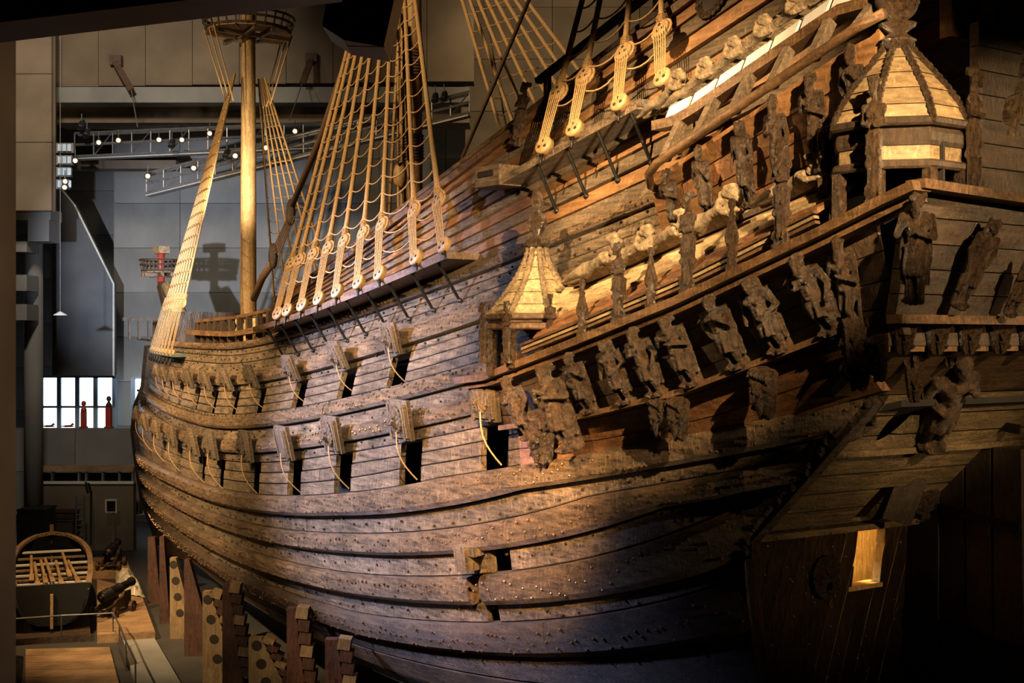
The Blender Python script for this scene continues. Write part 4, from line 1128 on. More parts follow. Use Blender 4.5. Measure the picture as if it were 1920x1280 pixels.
# mizzen shrouds, port
lows = []
for u, v in ((1003, 350), (1053, 325), (1127, 273), (1197, 230)):
    p = at(u, v, .75); s = p.y; lows.append(Vector((T(s, zabs(s, CH_MIZ(s))) - .75, s, zabs(s, CH_MIZ(s)) + .2)))
shroud_set('port mizzen shrouds with deadeyes above the carved gallery', lows[::-1], (CT - .3, 1.3, 24.5), 1.25, 19.0, .06, .5)
# fore shrouds, port and starboard
lows = [Vector((T(s, zabs(s, 10.02)) - .45, s, zabs(s, 10.1))) for s in (24.0, 24.9, 25.8, 26.7, 27.6, 28.5, 29.4, 30.2)]
shroud_set('port fore shrouds, a narrow fan of rope rising from the bow', lows, (CT - .35, 25.8, 21.6), 1.9, 20.7, .042, .45, True, 0, .7, 3)
lows = [Vector((2 * CT - T(s, zabs(s, 10.02)) + .45, s, zabs(s, 10.1))) for s in (24.0, 25.0, 26.0, 27.0, 28.0, 29.0)]
shroud_set('starboard fore shrouds behind the foremast', lows, (CT + .35, 25.8, 21.6), 1.9, 20.7, .045, .45, False, 0, 1, 6, Vector((1, 0, 0)))
# main shrouds, starboard
lows = [Vector((2 * CT - T(s, 11.3) + .7, s, 11.2 + (8 - s) * .05)) for s in (4.0, 5.2, 6.4, 7.6, 8.8, 10.0, 11.2, 12.4)]
shroud_set('starboard main shrouds seen beyond the ship side', lows, (CT + .4, 13.1, 25.2), 1.45, 22, .06, .5, False, 0, 1, 6, Vector((1, 0, 0)))
# futtock ratlines under the fore top
for sg in (-1, 1):
    for k in (-1, 0, 1): rope('futtock_shroud', [(CT + sg * 1.6, 25.8 + k * .5, 22.4), (CT + sg * .75, 25.8 + k * .35, 19.6)], .03)
# main stay with its heart blocks, and other heavy ropes
rope('main_stay', [at(640, 140, 5.0), at(600, 260, 5.2), at(548, 385, 5.3)], .11, 'ropedark', 8)
for u, v in ((545, 398), (512, 480)):
    p = at(u, v, 5.3); b = MB(); b.ball(p, (.16, .22, .5), 10, 8); child(b.build('heart_block', M['darkwood'], None, True))
b = MB()
for q in range(5): b.tube([at(541 + q * 3, 405, 5.3), at(508 + q * 4, 475, 5.3)], .03, 4)
child(b.build('stay_lashing', M['ropedark']))
rope('stay_collar', [at(512, 490, 5.3), at(492, 520, 5.4), at(476, 560, 5.6)], .14, 'ropedark', 8)
rope('brace_rope', [at(1000, -20, 3.0), at(925, 160, 2.6), at(857, 318, 2.2)], .045, 'ropedark', 6)
rope('lift_rope', [at(905, 0, 9), at(935, 160, 9.0), at(960, 300, 9.0)], .03, 'ropedark', 5)
rope('topping_rope', [Vector((CT + .3, 13.6, 27)), Vector((CT - 1.2, 12.2, 14.2))], .05)
b = MB(); p = at(750, 330, 4.2); b.ball(p, (.2, .2, .42), 10, 8); o = child(b.build('pulley_block', M['deadeye'], None, True))
for q in (-.14, .14): rope('halyard', [p + Vector((q, q, .3)), p + Vector((q, q, 6))], .035); rope('halyard', [p + Vector((q, q, -.3)), p + Vector((q * .6, q, -3.4))], .03)
# bowsprit with its own small top
b = MB(); b.tube([(CT + .5, 31, 9.9), (CT + .3, 34, 11.4), at(312, 535, CT)], [.34, .3, .26], 12); o = child(b.build('bowsprit', M['mast'], None, True))
# spritsail top: small round top on the bowsprit, found at photo pixel (300, 505)
bt = at(302, 512, CT)
g = top(bt.x, bt.y, bt.z, .85, 'darkwood', .6); g['label'] = 'small round top on the bowsprit'
b = MB(); b.tube([bt + Vector((0, 0, -.6)), bt + Vector((0, 0, 1.0))], .16, 10); child(b.build('sprit_topmast', M['red'], None, True))
b = MB(); b.box(bt + Vector((0, 0, 1.05)), (.5, .9, .32)); child(b.build('sprit_cap', M['boatwood']))
b = MB(); b.bar([bt + Vector((0, 0, -.5)), bt + Vector((0, -.8, -1.6)), bt + Vector((0, -2.0, -2.6))], .3, .4); child(b.build('sprit_knee', M['darkwood']))
# figurehead lion at the lower bow
add('bow_figure', SC['fig'][0], frame(Vector((T(33.6, 7.9) - .12, 33.6, 7.25)), (1, -.6, 0), (-.1, .3, 1), 1.15), 'dark carved figure on the bow')
# ------------------------------------------------------------------ the hall
RZ = Matrix.Rotation(-TH, 3, 'Z')
def cbox(b, u0, u1, v0, v1, Z, depth):
    """box facing the viewing gallery: pixel extent at distance Z, going back by depth"""
    k = Z / FPX; X = ((u0 + u1) / 2 - 960) * k
    c = cam_point(X, Z + depth / 2, CAM[2] + (640 - (v0 + v1) / 2) * k)
    b.box(c, (abs(u1 - u0) * k, depth, abs(v1 - v0) * k), RZ); return b
def struct(o, label=None):
    o['kind'] = 'structure'
    if label: o['label'] = label
    return o
def panel_wall(name, u0, u1, z0, z1, Z, mat, pw=4.0, ph=2.7, skip=None, label=None):
    root = struct(empty(name, cam_point((u0 - 960) * Z / FPX, Z, z0)), label)
    root.rotation_euler = (0, 0, -TH); bpy.context.view_layer.update()
    X0, X1 = (u0 - 960) * Z / FPX, (u1 - 960) * Z / FPX
    nx = max(1, round((X1 - X0) / pw)); nz = max(1, round((z1 - z0) / ph))
    dx, dz = (X1 - X0) / nx, (z1 - z0) / nz
    pb = MB(); pb.box((0, .15, 0), (dx - .03, .3, dz - .03)); me = pb.mesh('concrete_panel', M[mat])
    for i in range(nx):
        for j in range(nz):
            if skip and skip(X0 + (i + .5) * dx, z0 + (j + .5) * dz): continue
            o = put('concrete_panel', me, root); o.location = ((i + .5) * dx, random.uniform(-.012, .012), (j + .5) * dz)
    bk = MB(); bk.box(((X1 - X0) / 2, .45, (z1 - z0) / 2), (X1 - X0, .2, z1 - z0)); put('wall_core', bk.mesh('wall_core', M[mat]), root)
    return root
fl = MB()
c = [cam_point(-45, -12, 0), cam_point(60, -12, 0), cam_point(60, 95, 0), cam_point(-45, 95, 0)]
fl.prism(c, (0, 0, -.3)); struct(fl.build('floor', M['floor']), 'dark hall floor around the ship')
ce = MB(); ce.prism([p + Vector((0, 0, 33)) for p in c], (0, 0, .4)); struct(ce.build('ceiling', M['concrete_warm']), 'dark concrete roof high above the ship')
panel_wall('wall_back', 213, 960, 0, 32, 76, 'concrete', label='grey concrete wall behind the bow, with formwork panels')
panel_wall('wall_right', 872, 3000, 0, 32, 71, 'concrete_warm', 5, 2.9, label='brown concrete wall beyond the mizzen shrouds')
panel_wall('wall_left', -240, 97, 10.4 + (640 - 395) * 58 / FPX, 32, 58, 'concrete_warm', 2.6, 3.2, label='warm concrete wall strip at upper left')
panel_wall('wall_far', -400, 235, 0, 32, 84, 'concrete', 4, 3, label='dim concrete wall at far left')
panel_wall('wall_parapet', 20, 262, 1.4, 10.4 - 163 * 66 / FPX, 66, 'concrete', 3.2, 2.2, label='low concrete parapet below the bright window')
# closing walls outside the view
for nm, X0, X1, Z0, Z1 in (('wall_side', -45, -44.6, -12, 95), ('wall_behind', -45, 60, -12.4, -12), ('wall_starboard', 59.6, 60, -12, 95)):
    b = MB(); b.prism([cam_point(X0, Z0, 0), cam_point(X1, Z0, 0), cam_point(X1, Z1, 0), cam_point(X0, Z1, 0)], (0, 0, 33)); struct(b.build(nm, M['concrete_warm']), 'plain concrete wall of the hall')
# roof fascia and beams above the bow
def beam(name, u0, u1, v0, v1, Z, d, mat, label):
    b = MB(); cbox(b, u0, u1, v0, v1, Z, d); return struct(b.build(name, M[mat]), label)
root = struct(empty('trim_1', cam_point(-20, 60, 20)), 'wide brown concrete fascia under the roof')
bpy.context.view_layer.update()
for k in range(9):
    b = MB(); cbox(b, 97 + k * 88, 97 + (k + 1) * 88 - 1, -60 + 0, 162 - k * 1.2, 62, 1.2); o = b.build('concrete_panel', M['concrete_warm']); o.parent = root; o.matrix_parent_inverse = root.matrix_world.inverted()
beam('trim_2', 97, 880, 163, 192, 61.2, 1.2, 'concrete', 'pale lit soffit strip under the fascia')  # paler concrete carries the light falling on the soffit
beam('trim_3', 97, 880, 196, 230, 63, 2, 'concrete_warm', 'brown concrete beam below the soffit')
beam('trim_4', 110, 330, 300, 316, 70, 1.2, 'concrete_warm', 'lower concrete beam beside the lamp truss')
# columns and beams on the left
b = MB(); cbox(b, -120, -4, -300, 1770, 22, .8); struct(b.build('column_near', M['concrete_warm']), 'broad warm concrete column at the left edge').name = 'trim_5'
b = MB(); p = px(63, 640, 62); b.lathe([(.44, 0), (.44, 15.2), (.001, 15.21)], 20, Matrix.Translation((p.x, p.y, 0))); struct(b.build('trim_6', M['concrete'], None, True), 'round concrete column left of the bright window')
for i, (u0, u1, v0, v1) in enumerate(((30, 95, 392, 412), (52, 92, 412, 452), (30, 50, 452, 472), (30, 50, 515, 545), (30, 50, 570, 600))):
    beam('trim_%d' % (7 + i), u0, u1, v0, v1, 60, 1.5, 'concrete', 'short concrete beam end beside the left column')
# slanted dark slab with a bright edge
Zs = 71
poly = [px(98, 290, Zs), px(113, 352, Zs), px(140, 385, Zs), px(213, 532, Zs), px(213, 704, Zs), px(98, 704, Zs)]
dv = Vector(FW) * .5
b = MB(); b.prism(poly[::-1], dv); struct(b.build('trim_20', M['slab']), 'dark grey slab with a slanting edge over the window')
b = MB(); b.tube([px(113, 352, Zs - .1), px(140, 385, Zs - .1), px(213, 532, Zs - .1), px(213, 704, Zs - .1)], .06, 5); struct(b.build('trim_21', M['white']), 'pale edge strip of the slanted slab')
# windows
def window(name, u0, u1, v0, v1, Z, cols, label):
    root = struct(empty(name, px(u0, v1, Z)), label); bpy.context.view_layer.update()
    def part(nm, mb, mat):
        o = mb.build(nm, M[mat]); o.parent = root; o.matrix_parent_inverse = root.matrix_world.inverted()
    w = (u1 - u0) / cols; vm = v0 + (v1 - v0) * .52
    for i in range(cols):
        for a, c_ in ((v0, vm), (vm, v1)):
            b = MB(); cbox(b, u0 + i * w + 3, u0 + (i + 1) * w - 3, a + 2, c_ - 2, Z + .2, .05); part('pane', b, 'daylight')
        b = MB(); cbox(b, u0 + i * w - 4, u0 + i * w + 4, v0, v1, Z, .5); part('mullion', b, 'winframe')
    b = MB(); cbox(b, u1 - 3, u1 + 3, v0, v1, Z, .5); part('mullion', b, 'winframe')
    for v in (v0, vm, v1): b = MB(); cbox(b, u0, u1, v - 2, v + 2, Z, .4); part('transom_bar', b, 'winframe')
window('window_1', 76, 213, 706, 815, 74, 4, 'bright daylight window with grey-blue frames under the slab')
window('window_2', 249, 300, 708, 815, 75, 2, 'narrow bright window just left of the bow')
# ---- red display posts and carvings standing on the parapet, seen against the window
PZ = 10.4 - 163 * 66 / FPX
for u, h, w, lab in ((204, 1.1, .28, 'tall red post with a dark carved bust, right end of the window'), (157, .85, .25, 'plain red post against the window')):
    p = px(u, 803, 66.35); p.z = PZ
    g = tag(empty('display_post', p), lab, 'display post'); bpy.context.view_layer.update()
    b = MB(); b.box(p + Vector((0, 0, h / 2)), (w, w, h), RZ); b.box(p + Vector((0, 0, .04)), (w * 1.4, w * 1.4, .08), RZ); o = b.build('post', M['red']); o.parent = g; o.matrix_parent_inverse = g.matrix_world.inverted()
    t = p + Vector((0, 0, h))
    b = MB(); b.lathe([(.001, -.02), (.15, 0), (.16, .12), (.07, .26), (.06, .3), (.12, .36), (.13, .46), (.08, .55), (.001, .58)], 12, Matrix.Translation(t)); o = b.build('bust', M['darkwood'] if w > .26 else M['red'], None, True); o.parent = g; o.matrix_parent_inverse = g.matrix_world.inverted()
for u, lab in ((92, 'pale seated lion carving on the parapet ledge'), (128, 'small red lion carving on the parapet ledge')):
    p = px(u, 803, 66.35); p.z = PZ + .05
    o = put('lion_carving', SC['lion'].copy(), None, frame(p, FW, (0, 0, 1), .7)); o.data.materials.clear(); o.data.materials.append(M['carved_pale' if u < 110 else 'red']); tag(o, lab, 'carving')
# ---- booth with dark windows under a canopy
g = tag(empty('glazed_booth', px(160, 960, 63)), 'long low booth with dark panes under a wooden canopy', 'booth'); bpy.context.view_layer.update()
def gp(mb, nm, mat, root=None):
    root = root or g
    o = mb.build(nm, M[mat]); o.parent = root; o.matrix_parent_inverse = root.matrix_world.inverted(); return o
b = MB(); cbox(b, 64, 250, 876, 884, 62.5, 1.5); gp(b, 'canopy', 'ply')
b = MB(); cbox(b, 66, 250, 906, 1032, 63, .5); gp(b, 'lower_wall', 'concrete_warm')
for u0, u1 in ((70, 95), (101, 146), (148, 159), (163, 190), (194, 221), (225, 246)):
    b = MB(); cbox(b, u0, u1, 886, 903, 63.2, .05); gp(b, 'pane', 'glassdark')
for u in (98, 147, 161, 192, 223, 248): b = MB(); cbox(b, u - 1.5, u + 1.5, 884, 906, 63, .3); gp(b, 'frame_post', 'white')
b = MB(); cbox(b, 66, 250, 902, 907, 62.9, .4); gp(b, 'frame_sill', 'white')
# ---- pendant lamp
g = tag(empty('pendant_lamp', px(113, 590, 52)), 'small white pendant lamp on a long thin cord', 'lamp'); bpy.context.view_layer.update()
p = px(113, 590, 52)
b = MB(); b.lathe([(.02, .14), (.05, .13), (.28, .0), (.27, -.02), (.001, -.02)], 16, Matrix.Translation(p)); gp(b, 'lamp_shade', 'white')
b = MB(); b.tube([p + Vector((0, 0, .12)), p + Vector((0, 0, 15))], .012, 4); gp(b, 'cord', 'grey')
# ---- wall anchors with cables
for u, v, u2, v2, lab in ((216, 112, 246, 168, 'brown steel anchor plate and strap on the left of the fascia'), (583, 108, 567, 156, 'brown steel anchor plate and strap right of the foremast top')):
    g = tag(empty('wall_anchor', px(u, v, 61.5)), lab, 'anchor plate'); bpy.context.view_layer.update()
    b = MB(); cbox(b, u - 11, u + 11, v - 9, v + 9, 61.6, .3); gp(b, 'plate', 'rust')
    b = MB(); b.bar([px(u, v + 4, 61.4), px(u2, v2, 60.5)], .1, .3, Vector(RT)); gp(b, 'strap', 'rust')
    b = MB(); b.tube([px(u2, v2, 60.5), px(u2 + (12 if u < 300 else -25), v2 + 70, 58)], .025, 4); gp(b, 'cable', 'grey')
# ---- lighting trusses
def truss(name, a, c, h, lab, n=14, w=.5):
    g = tag(empty(name, a), lab, 'lighting truss'); bpy.context.view_layer.update()
    a, c = Vector(a), Vector(c); back = Vector(FW) * w
    for off in (Vector((0, 0, 0)), Vector((0, 0, -h)), back, back + Vector((0, 0, -h)), Vector((0, 0, -h * .5))):
        b = MB(); b.tube([a + off, c + off], .06, 6); gp(b, 'chord', 'steel', g)
    for k in range(n + 1):
        p = a.lerp(c, k / n); b = MB(); b.tube([p, p + Vector((0, 0, -h))], .035, 5); gp(b, 'upright', 'steel', g)
        if k < n and k % 2: q = a.lerp(c, (k + 1) / n); b = MB(); b.tube([p + Vector((0, 0, -h)), q], .028, 4); gp(b, 'diagonal', 'steel', g)
    b = MB(); b.bar([a + Vector((0, 0, -h - .1)) + back * .5, c + Vector((0, 0, -h - .1)) + back * .5], w, .06); gp(b, 'walkway', 'grey', g)
    return g
truss('lighting_truss', px(140, 250, 58), px(640, 228, 58), 1.05, 'long horizontal steel lighting truss under the concrete beams')
truss('lighting_truss', px(275, 325, 55), px(880, 172, 52), .85, 'rising steel lighting truss crossing behind the foremast', 18)
def stage_lamp(u, v, Z, lit, lab, aim=None):
    p = px(u, v, Z - .3); g = tag(empty('stage_lamp', p), lab, 'spotlight'); bpy.context.view_layer.update()
    d = (Vector(CAM) - p).normalized() if aim is None else aim
    m = frame(p, (0, 0, 1), d)
    b = MB(); b.lathe([(.001, -.5), (.10, -.5), (.13, -.4), (.15, -.05), (.13, 0), (.10, -.02), (.001, -.02)], 12, m); gp(b, 'lamp_body', 'black', g)
    b = MB(); b.lathe([(.001, -.012), (.085, -.012), (.085, .0), (.001, .004)], 12, m); gp(b, 'lens', 'lampglow' if lit else 'glassdark', g)
    b = MB(); b.tube([p - d * .25 + Vector((0, 0, .12)), p - d * .25 + Vector((0, 0, .5))], .025, 5); gp(b, 'yoke', 'steel', g)
LAMPS = [(222, 263, 57.6, 'lit spotlight, second from the left on the long truss'), (298, 262, 57.6, 'brightest lit spotlight in the middle of the long truss'), (185, 267, 57.6, 'small reddish lit spotlight at the left of the long truss'), (141, 301, 57.4, 'lit spotlight below the left end of the long truss'),
         (277, 330, 54.6, 'lit spotlight at the lower left end of the rising truss'), (122, 340, 57, 'upper of two lit spotlights close together at far left'), (121, 351, 57, 'lower of two lit spotlights close together at far left'), (393, 250, 57.6, 'lit spotlight just left of the fore shrouds'),
         (441, 292, 54.2, 'lit spotlight on the rising truss left of the foremast'), (498, 277, 54, 'lit spotlight on the rising truss right of the foremast'), (553, 246, 57.6, 'lit spotlight behind the starboard fore shrouds'), (341, 262, 57.6, 'small lit spotlight right of the brightest one'), (363, 315, 54.4, 'dim reddish spotlight under the rising truss')]
for u, v, Z, lab in LAMPS: stage_lamp(u, v, Z, True, lab)
for u, v, Z, lab in ((150, 240, 57.5, 'unlit black spotlight at the top left of the truss'), (160, 255, 57.5, 'unlit black spotlight hanging second from the truss corner'), (320, 275, 57.5, 'unlit black spotlight near the middle of the long truss'), (423, 295, 54, 'unlit black spotlight beside the foremast'), (815, 190, 52, 'unlit lamp left of the pair on the right end of the truss'), (832, 187, 52, 'unlit lamp right of the pair on the right end of the truss')):
    stage_lamp(u, v, Z, False, lab, (Vector((-.4, -.5, -.7))).normalized())
for i, v in enumerate((277, 300, 322, 345)):
    g = tag(empty('floodlight_panel', px(122, v, 57)), ('topmost', 'second', 'third', 'lowest')[i] + ' of four stacked blue-grey floodlight panels at far left', 'floodlight'); bpy.context.view_layer.update()
    b = MB(); cbox(b, 105, 138 - i * 3, v - 9, v + 9, 57.2, .25); gp(b, 'housing', 'grey', g)
    for q in range(3): b = MB(); cbox(b, 108 + q * 9, 115 + q * 9, v - 7, v + 6, 57.1, .06); gp(b, 'lamp_face', 'winframe', g)
# ---- red steel beam and hanging loudspeaker close to the viewer
b = MB(); b.prism([px(-80, -60, 7.5), px(700, -60, 7.5), px(640, 4, 7.5), px(0, 80, 7.5), px(-80, 90, 7.5)], Vector(FW) * -.4); tag(b.build('roof_girder', M['maroon']), 'dark maroon steel girder across the top left corner', 'girder')
g = tag(empty('hanging_loudspeaker', px(690, 60, 10)), 'black box loudspeaker hanging in front of the main shrouds', 'loudspeaker'); bpy.context.view_layer.update()
b = MB(); b.prism([px(642, -40, 10), px(766, -40, 10), px(731, 116, 10), px(660, 103, 10), px(622, 78, 10)], Vector(FW) * -.5); gp(b, 'cabinet', 'black', g)
b = MB(); b.bar([px(650, 86, 9.48), px(722, 88, 9.48)], .006, .006); gp(b, 'grille_edge', 'white_print', g)
b = MB(); b.tube([px(696, 74, 9.47), px(699, 68, 9.47), px(706, 68, 9.47), px(709, 72, 9.47)], .006, 5); gp(b, 'hook', 'steel', g)
# ------------------------------------------------------------------ things on the hall floor
def floor_pt(u, v, z=0.0):
    Z = (CAM[2] - z) * FPX / (v - 640); p = px(u, v, Z); p.z = z; return p
AX = Vector(FW + RT * (97 - 960) / FPX); AX.z = 0; AX.normalize(); AR = Vector((AX.y, -AX.x, 0))
# wooden deck under and around the boat
def deck(name, quad, h, mat, lab, cat, boards=0):
    pts = [floor_pt(u, v, h) for u, v in quad]
    if not boards:
        b = MB(); b.prism([p - Vector((0, 0, h)) for p in pts], (0, 0, h)); return tag(b.build(name, M[mat]), lab, cat)
    g = tag(empty(name, pts[0] - Vector((0, 0, h))), lab, cat); bpy.context.view_layer.update()
    for k in range(boards):
        f0, f1 = k / boards + .004, (k + 1) / boards - .004
        q = [pts[0].lerp(pts[3], f0), pts[1].lerp(pts[2], f0), pts[1].lerp(pts[2], f1), pts[0].lerp(pts[3], f1)]
        b = MB(); b.prism([p - Vector((0, 0, h)) for p in q], (0, 0, h)); gp(b, 'deck_board', mat, g)
    return g
deck('plywood_deck', [(48, 1300), (228, 1300), (205, 1212), (48, 1216)], .12, 'ply', 'broad lit plywood deck in front of the boat', 'deck', 6)
deck('plywood_deck', [(182, 1190), (291, 1184), (262, 1105), (182, 1085)], .3, 'ply', 'raised plywood deck carrying the near cannon', 'deck', 5)
deck('plywood_deck', [(170, 1072), (246, 1072), (236, 1044), (172, 1044)], .3, 'ply', 'narrow plywood deck under the far cannon', 'deck', 3)
deck('boat_plinth', [(24, 1198), (170, 1190), (160, 1092), (30, 1092)], .22, 'darkwood', 'dark low plinth below the boat', 'plinth')
deck('concrete_ledge', [(262, 1300), (345, 1290), (290, 1196), (228, 1200)], .15, 'concrete', 'grey ledge between deck and ship supports', 'ledge')
# ---- ship's boat
g = tag(empty('rowing_boat', floor_pt(97, 1190)), 'wide open wooden boat seen over its stern, with thwarts and oars', 'boat'); bpy.context.view_layer.update()
O = px(97, 1190, 44.5); O.z = .25
def bp(l, w, z): return O + AX * l + AR * w + Vector((0, 0, z))
NB = 14; LB = 11.5
def half(l): f = l / LB; return 1.28 + .22 * math.sin(min(f * 1.6, 1) * PI / 2) if f < .6 else 1.5 * max(0, 1 - ((f - .6) / .4) ** 2.4) ** .5
def gun(l): f = l / LB; return 1.35 + .35 * (f - .45) ** 2 * 4
for k in range(6):     # strakes each side
    for sg in (-1, 1):
        b = MB(); rs = []
        for i in range(NB + 1):
            l = LB * i / NB; hw = max(half(l), .02); gz = gun(l)
            def S(f): a = f * PI / 2; return bp(l, sg * hw * math.sin(a) ** .7, .15 + (gz - .15) * (1 - math.cos(a)))
            f0, f1 = k / 6, (k + 1) / 6
            rs.append([S(f0), S(f1), S(f1) - AR * sg * .05, S(f0) + Vector((0, 0, .05))])
        b.rings(rs); gp(b, 'strake', 'black', g)
for sg in (-1, 1):
    b = MB(); b.bar([bp(LB * i / 28, sg * max(half(LB * i / 28) - .05, .0), gun(LB * i / 28) + .04) for i in range(29)], .2, .12); gp(b, 'gunwale', 'boatwood', g)
b = MB(); b.prism([bp(-.02, w * half(0), .15 + (gun(0) - .15) * z) for w, z in ((-.35, .03), (-.75, .3), (-1, 1), (1, 1), (.75, .3), (.35, .03))], AX * .08); gp(b, 'transom', 'black', g)
b = MB(); b.bar([bp(LB - .05, 0, .2), bp(LB + .15, 0, 1.2), bp(LB + .1, 0, 2.15)], .16, .2, AX); gp(b, 'stem', 'boatwood', g)
for i in range(9):
    l = .9 + i * 1.1; b = MB(); b.box(bp(l, 0, gun(l) - .28), (2 * half(l) - .15, .24, .06), Matrix((AR, AX, Vector((0, 0, 1)))).transposed()); gp(b, 'thwart', 'white' if i % 2 == 0 else 'boatwood', g)
b = MB(); b.box(bp(-.16, 0, .72), (.10, .14, 1.2), Matrix((AR, AX, Vector((0, 0, 1)))).transposed()); gp(b, 'stern_post', 'mast', g)
rr = random.Random(2)
for i, (a, lab) in enumerate(((-.95, 'leftmost'), (-.7, 'second'), (-.45, 'third'), (-.2, 'fourth'), (.1, 'fifth'), (.4, 'sixth'), (.7, 'rightmost'))):
    l0 = 1.0 + rr.uniform(0, 2.2); L = 4.6 + rr.uniform(-.3, .5); sk = rr.uniform(-.06, .03) + (.1 if i == 0 else 0)
    z = gun(2) - .18 + .05 * (i % 2)
    p0, p1 = bp(l0, a + .25, z), bp(l0 + L, a + .25 + sk * L * .5 - .2, z + .1)
    o = tag(empty('oar', p0), lab + ' of the seven pale oars lying in the boat', 'oar', 'oars in the boat'); bpy.context.view_layer.update()
    b = MB(); b.tube([p0.lerp(p1, .22), p1], .06, 6); gp(b, 'shaft', 'mast', o)
    b = MB(); b.bar([p0, p0.lerp(p1, .25)], .17, .03); gp(b, 'blade', 'mast', o)
# ---- cannons
def cannon(u, v, lab, yaw, sc):
    p = floor_pt(u, v, .3); g = tag(empty('cannon', p), lab, 'cannon'); g.matrix_world = Matrix.Translation(p); bpy.context.view_layer.update()
    R_ = Matrix.Translation(p) @ Matrix.Rotation(yaw, 4, 'Z') @ Matrix.Scale(sc, 4)
    def P(x, y, z): return R_ @ Vector((x, y, z))
    for sg in (-1, 1):
        b = MB(); b.prism([P(sg * .34, y, z) for y, z in ((-.95, .25), (.85, .25), (.85, .85), (.35, .85), (.2, .68), (-.3, .6), (-.45, .48), (-.95, .4))], R_.to_3x3() @ Vector((-.12 * sg, 0, 0))); gp(b, 'cheek', 'darkwood', g)
        for y in (-.7, .65):
            b = MB(); mm = R_ @ Matrix.Translation((sg * .52, y, .22)) @ Matrix.Rotation(PI / 2, 4, 'Y'); b.lathe([(.001, -.07), (.22, -.07), (.22, .07), (.001, .07)], 14, mm); gp(b, 'wheel', 'redprop', g)
    for y in (-.7, .65): b = MB(); b.tube([P(-.62, y, .22), P(.62, y, .22)], .06 * sc, 8); gp(b, 'axle', 'darkwood', g)
    b = MB(); mm = R_ @ Matrix.Translation((0, -.85, .82)) @ Matrix.Rotation(-PI / 2 + .10, 4, 'X')
    b.lathe([(.001, -.18), (.08, -.16), (.09, -.08), (.05, -.04), (.22, 0), (.26, .05), (.25, .5), (.27, .52), (.27, .58), (.22, .62), (.21, 1.3), (.23, 1.32), (.23, 1.38), (.18, 1.42), (.15, 2.2), (.2, 2.3), (.19, 2.4), (.1, 2.41), (.09, 2.1), (.001, 2.1)], 18, mm); o = gp(b, 'barrel', 'iron', g)
    for f in o.data.polygons: f.use_smooth = True
cannon(212, 1150, 'near black cannon on a wheeled carriage, muzzle to the right', -TH - .22, .9)
cannon(209, 1064, 'far black cannon on a wheeled carriage beside the boat bow', -TH + .1, .9)
# ---- crumpled plastic sheet
b = MB(); n = 16; ids = []
A, B_, C_, D_ = [floor_pt(*q, .32) for q in ((218, 1112), (272, 1120), (246, 1074), (216, 1082))]
rs = []
for i in range(n + 1):
    row = []
    for j in range(n + 1):
        p = A.lerp(B_, i / n).lerp(D_.lerp(C_, i / n), j / n); f = math.sin(i / n * PI) * math.sin(j / n * PI)
        p = p + Vector((0, 0, .55 * f ** .6 + .28 * noise.noise(p * 2.6) * (f > 0) + .12 * noise.noise(p * 7))); p.z = max(p.z, .33); row.append(p)
    rs.append(row)
b.rings(rs, cap=False, closed=False); tag(b.build('plastic_sheet', M['plastic']), 'crumpled clear plastic sheet heaped on the deck behind the near cannon', 'plastic sheet')
# ---- railing
def railing(pts, lab):
    g = tag(empty('railing', pts[0]), lab, 'railing'); bpy.context.view_layer.update()
    b = MB(); b.tube([p + Vector((0, 0, .95)) for p in pts], .03, 6); gp(b, 'top_rail', 'steel', g)
    for p in pts: b = MB(); b.tube([p, p + Vector((0, 0, .95))], .025, 6); gp(b, 'post', 'steel', g)
    a_, c_ = pts[-3], pts[-2]; b = MB(); b.prism([a_ + Vector((0, 0, .12)), c_ + Vector((0, 0, .12)), c_ + Vector((0, 0, .62)), a_ + Vector((0, 0, .62))], AR * .04); o = gp(b, 'info_panel', 'steel', g); o['label'] = 'grey panel fixed to the railing'
railing([floor_pt(26, 1212), floor_pt(115, 1205), floor_pt(212, 1200), floor_pt(224, 1225), floor_pt(236, 1258), floor_pt(254, 1300)], 'thin steel railing round the boat deck')
# ---- ladder, monitor, stands, boxes, table, pots
g = tag(empty('ladder', floor_pt(150, 1025)), 'aluminium ladder leaning on the booth wall', 'ladder'); bpy.context.view_layer.update()
for u in (142, 157): b = MB(); b.tube([floor_pt(u, 1062), px(u + 1, 930, 61.8)], .04, 6); gp(b, 'rail', 'steel', g)
for k in range(9): b = MB(); b.tube([px(142, 1015 - k * 10, 60 + k * .21), px(157, 1015 - k * 10, 60 + k * .21)], .03, 5); gp(b, 'rung', 'steel', g)
g = tag(empty('monitor_stand', floor_pt(208, 1010)), 'square dark monitor in a pale frame on a thin stand', 'monitor'); bpy.context.view_layer.update()
b = MB(); cbox(b, 197, 219, 936, 961, 58.8, .2); gp(b, 'frame', 'white', g)
b = MB(); cbox(b, 200, 216, 939, 958, 58.75, .08); gp(b, 'screen', 'screen', g)
b = MB(); b.tube([px(212, 961, 58.9), px(213, 1020, 58.9)], .05, 6); gp(b, 'stand_pole', 'grey', g)
g = tag(empty('lamp_stand', floor_pt(170, 1020)), 'thin dark lamp stand with a bent arm beside the ladder', 'lamp stand'); bpy.context.view_layer.update()
b = MB(); b.tube([px(170, 1022, 58.5), px(171, 922, 58.5), px(160, 903, 58.5)], .05, 6); gp(b, 'pole', 'black', g)
b = MB(); b.tube([px(163, 906, 58.4), px(168, 924, 58.4)], .12, 8); gp(b, 'lamp_head', 'black', g)
def crate(u0, u1, v0, v1, Z, mat, lab, cat, d=1.2):
    b = MB(); cbox(b, u0, u1, v0, v1, Z, d); cbox(b, u0 - 1.5, u1 + 1.5, v0 - 2, v0 + 1, Z - .05, d + .1); return tag(b.build(cat, M[mat]), lab, cat)
crate(32, 82, 957, 1055, 58, 'black', 'tall black cabinet behind the boat', 'cabinet', 1.5)
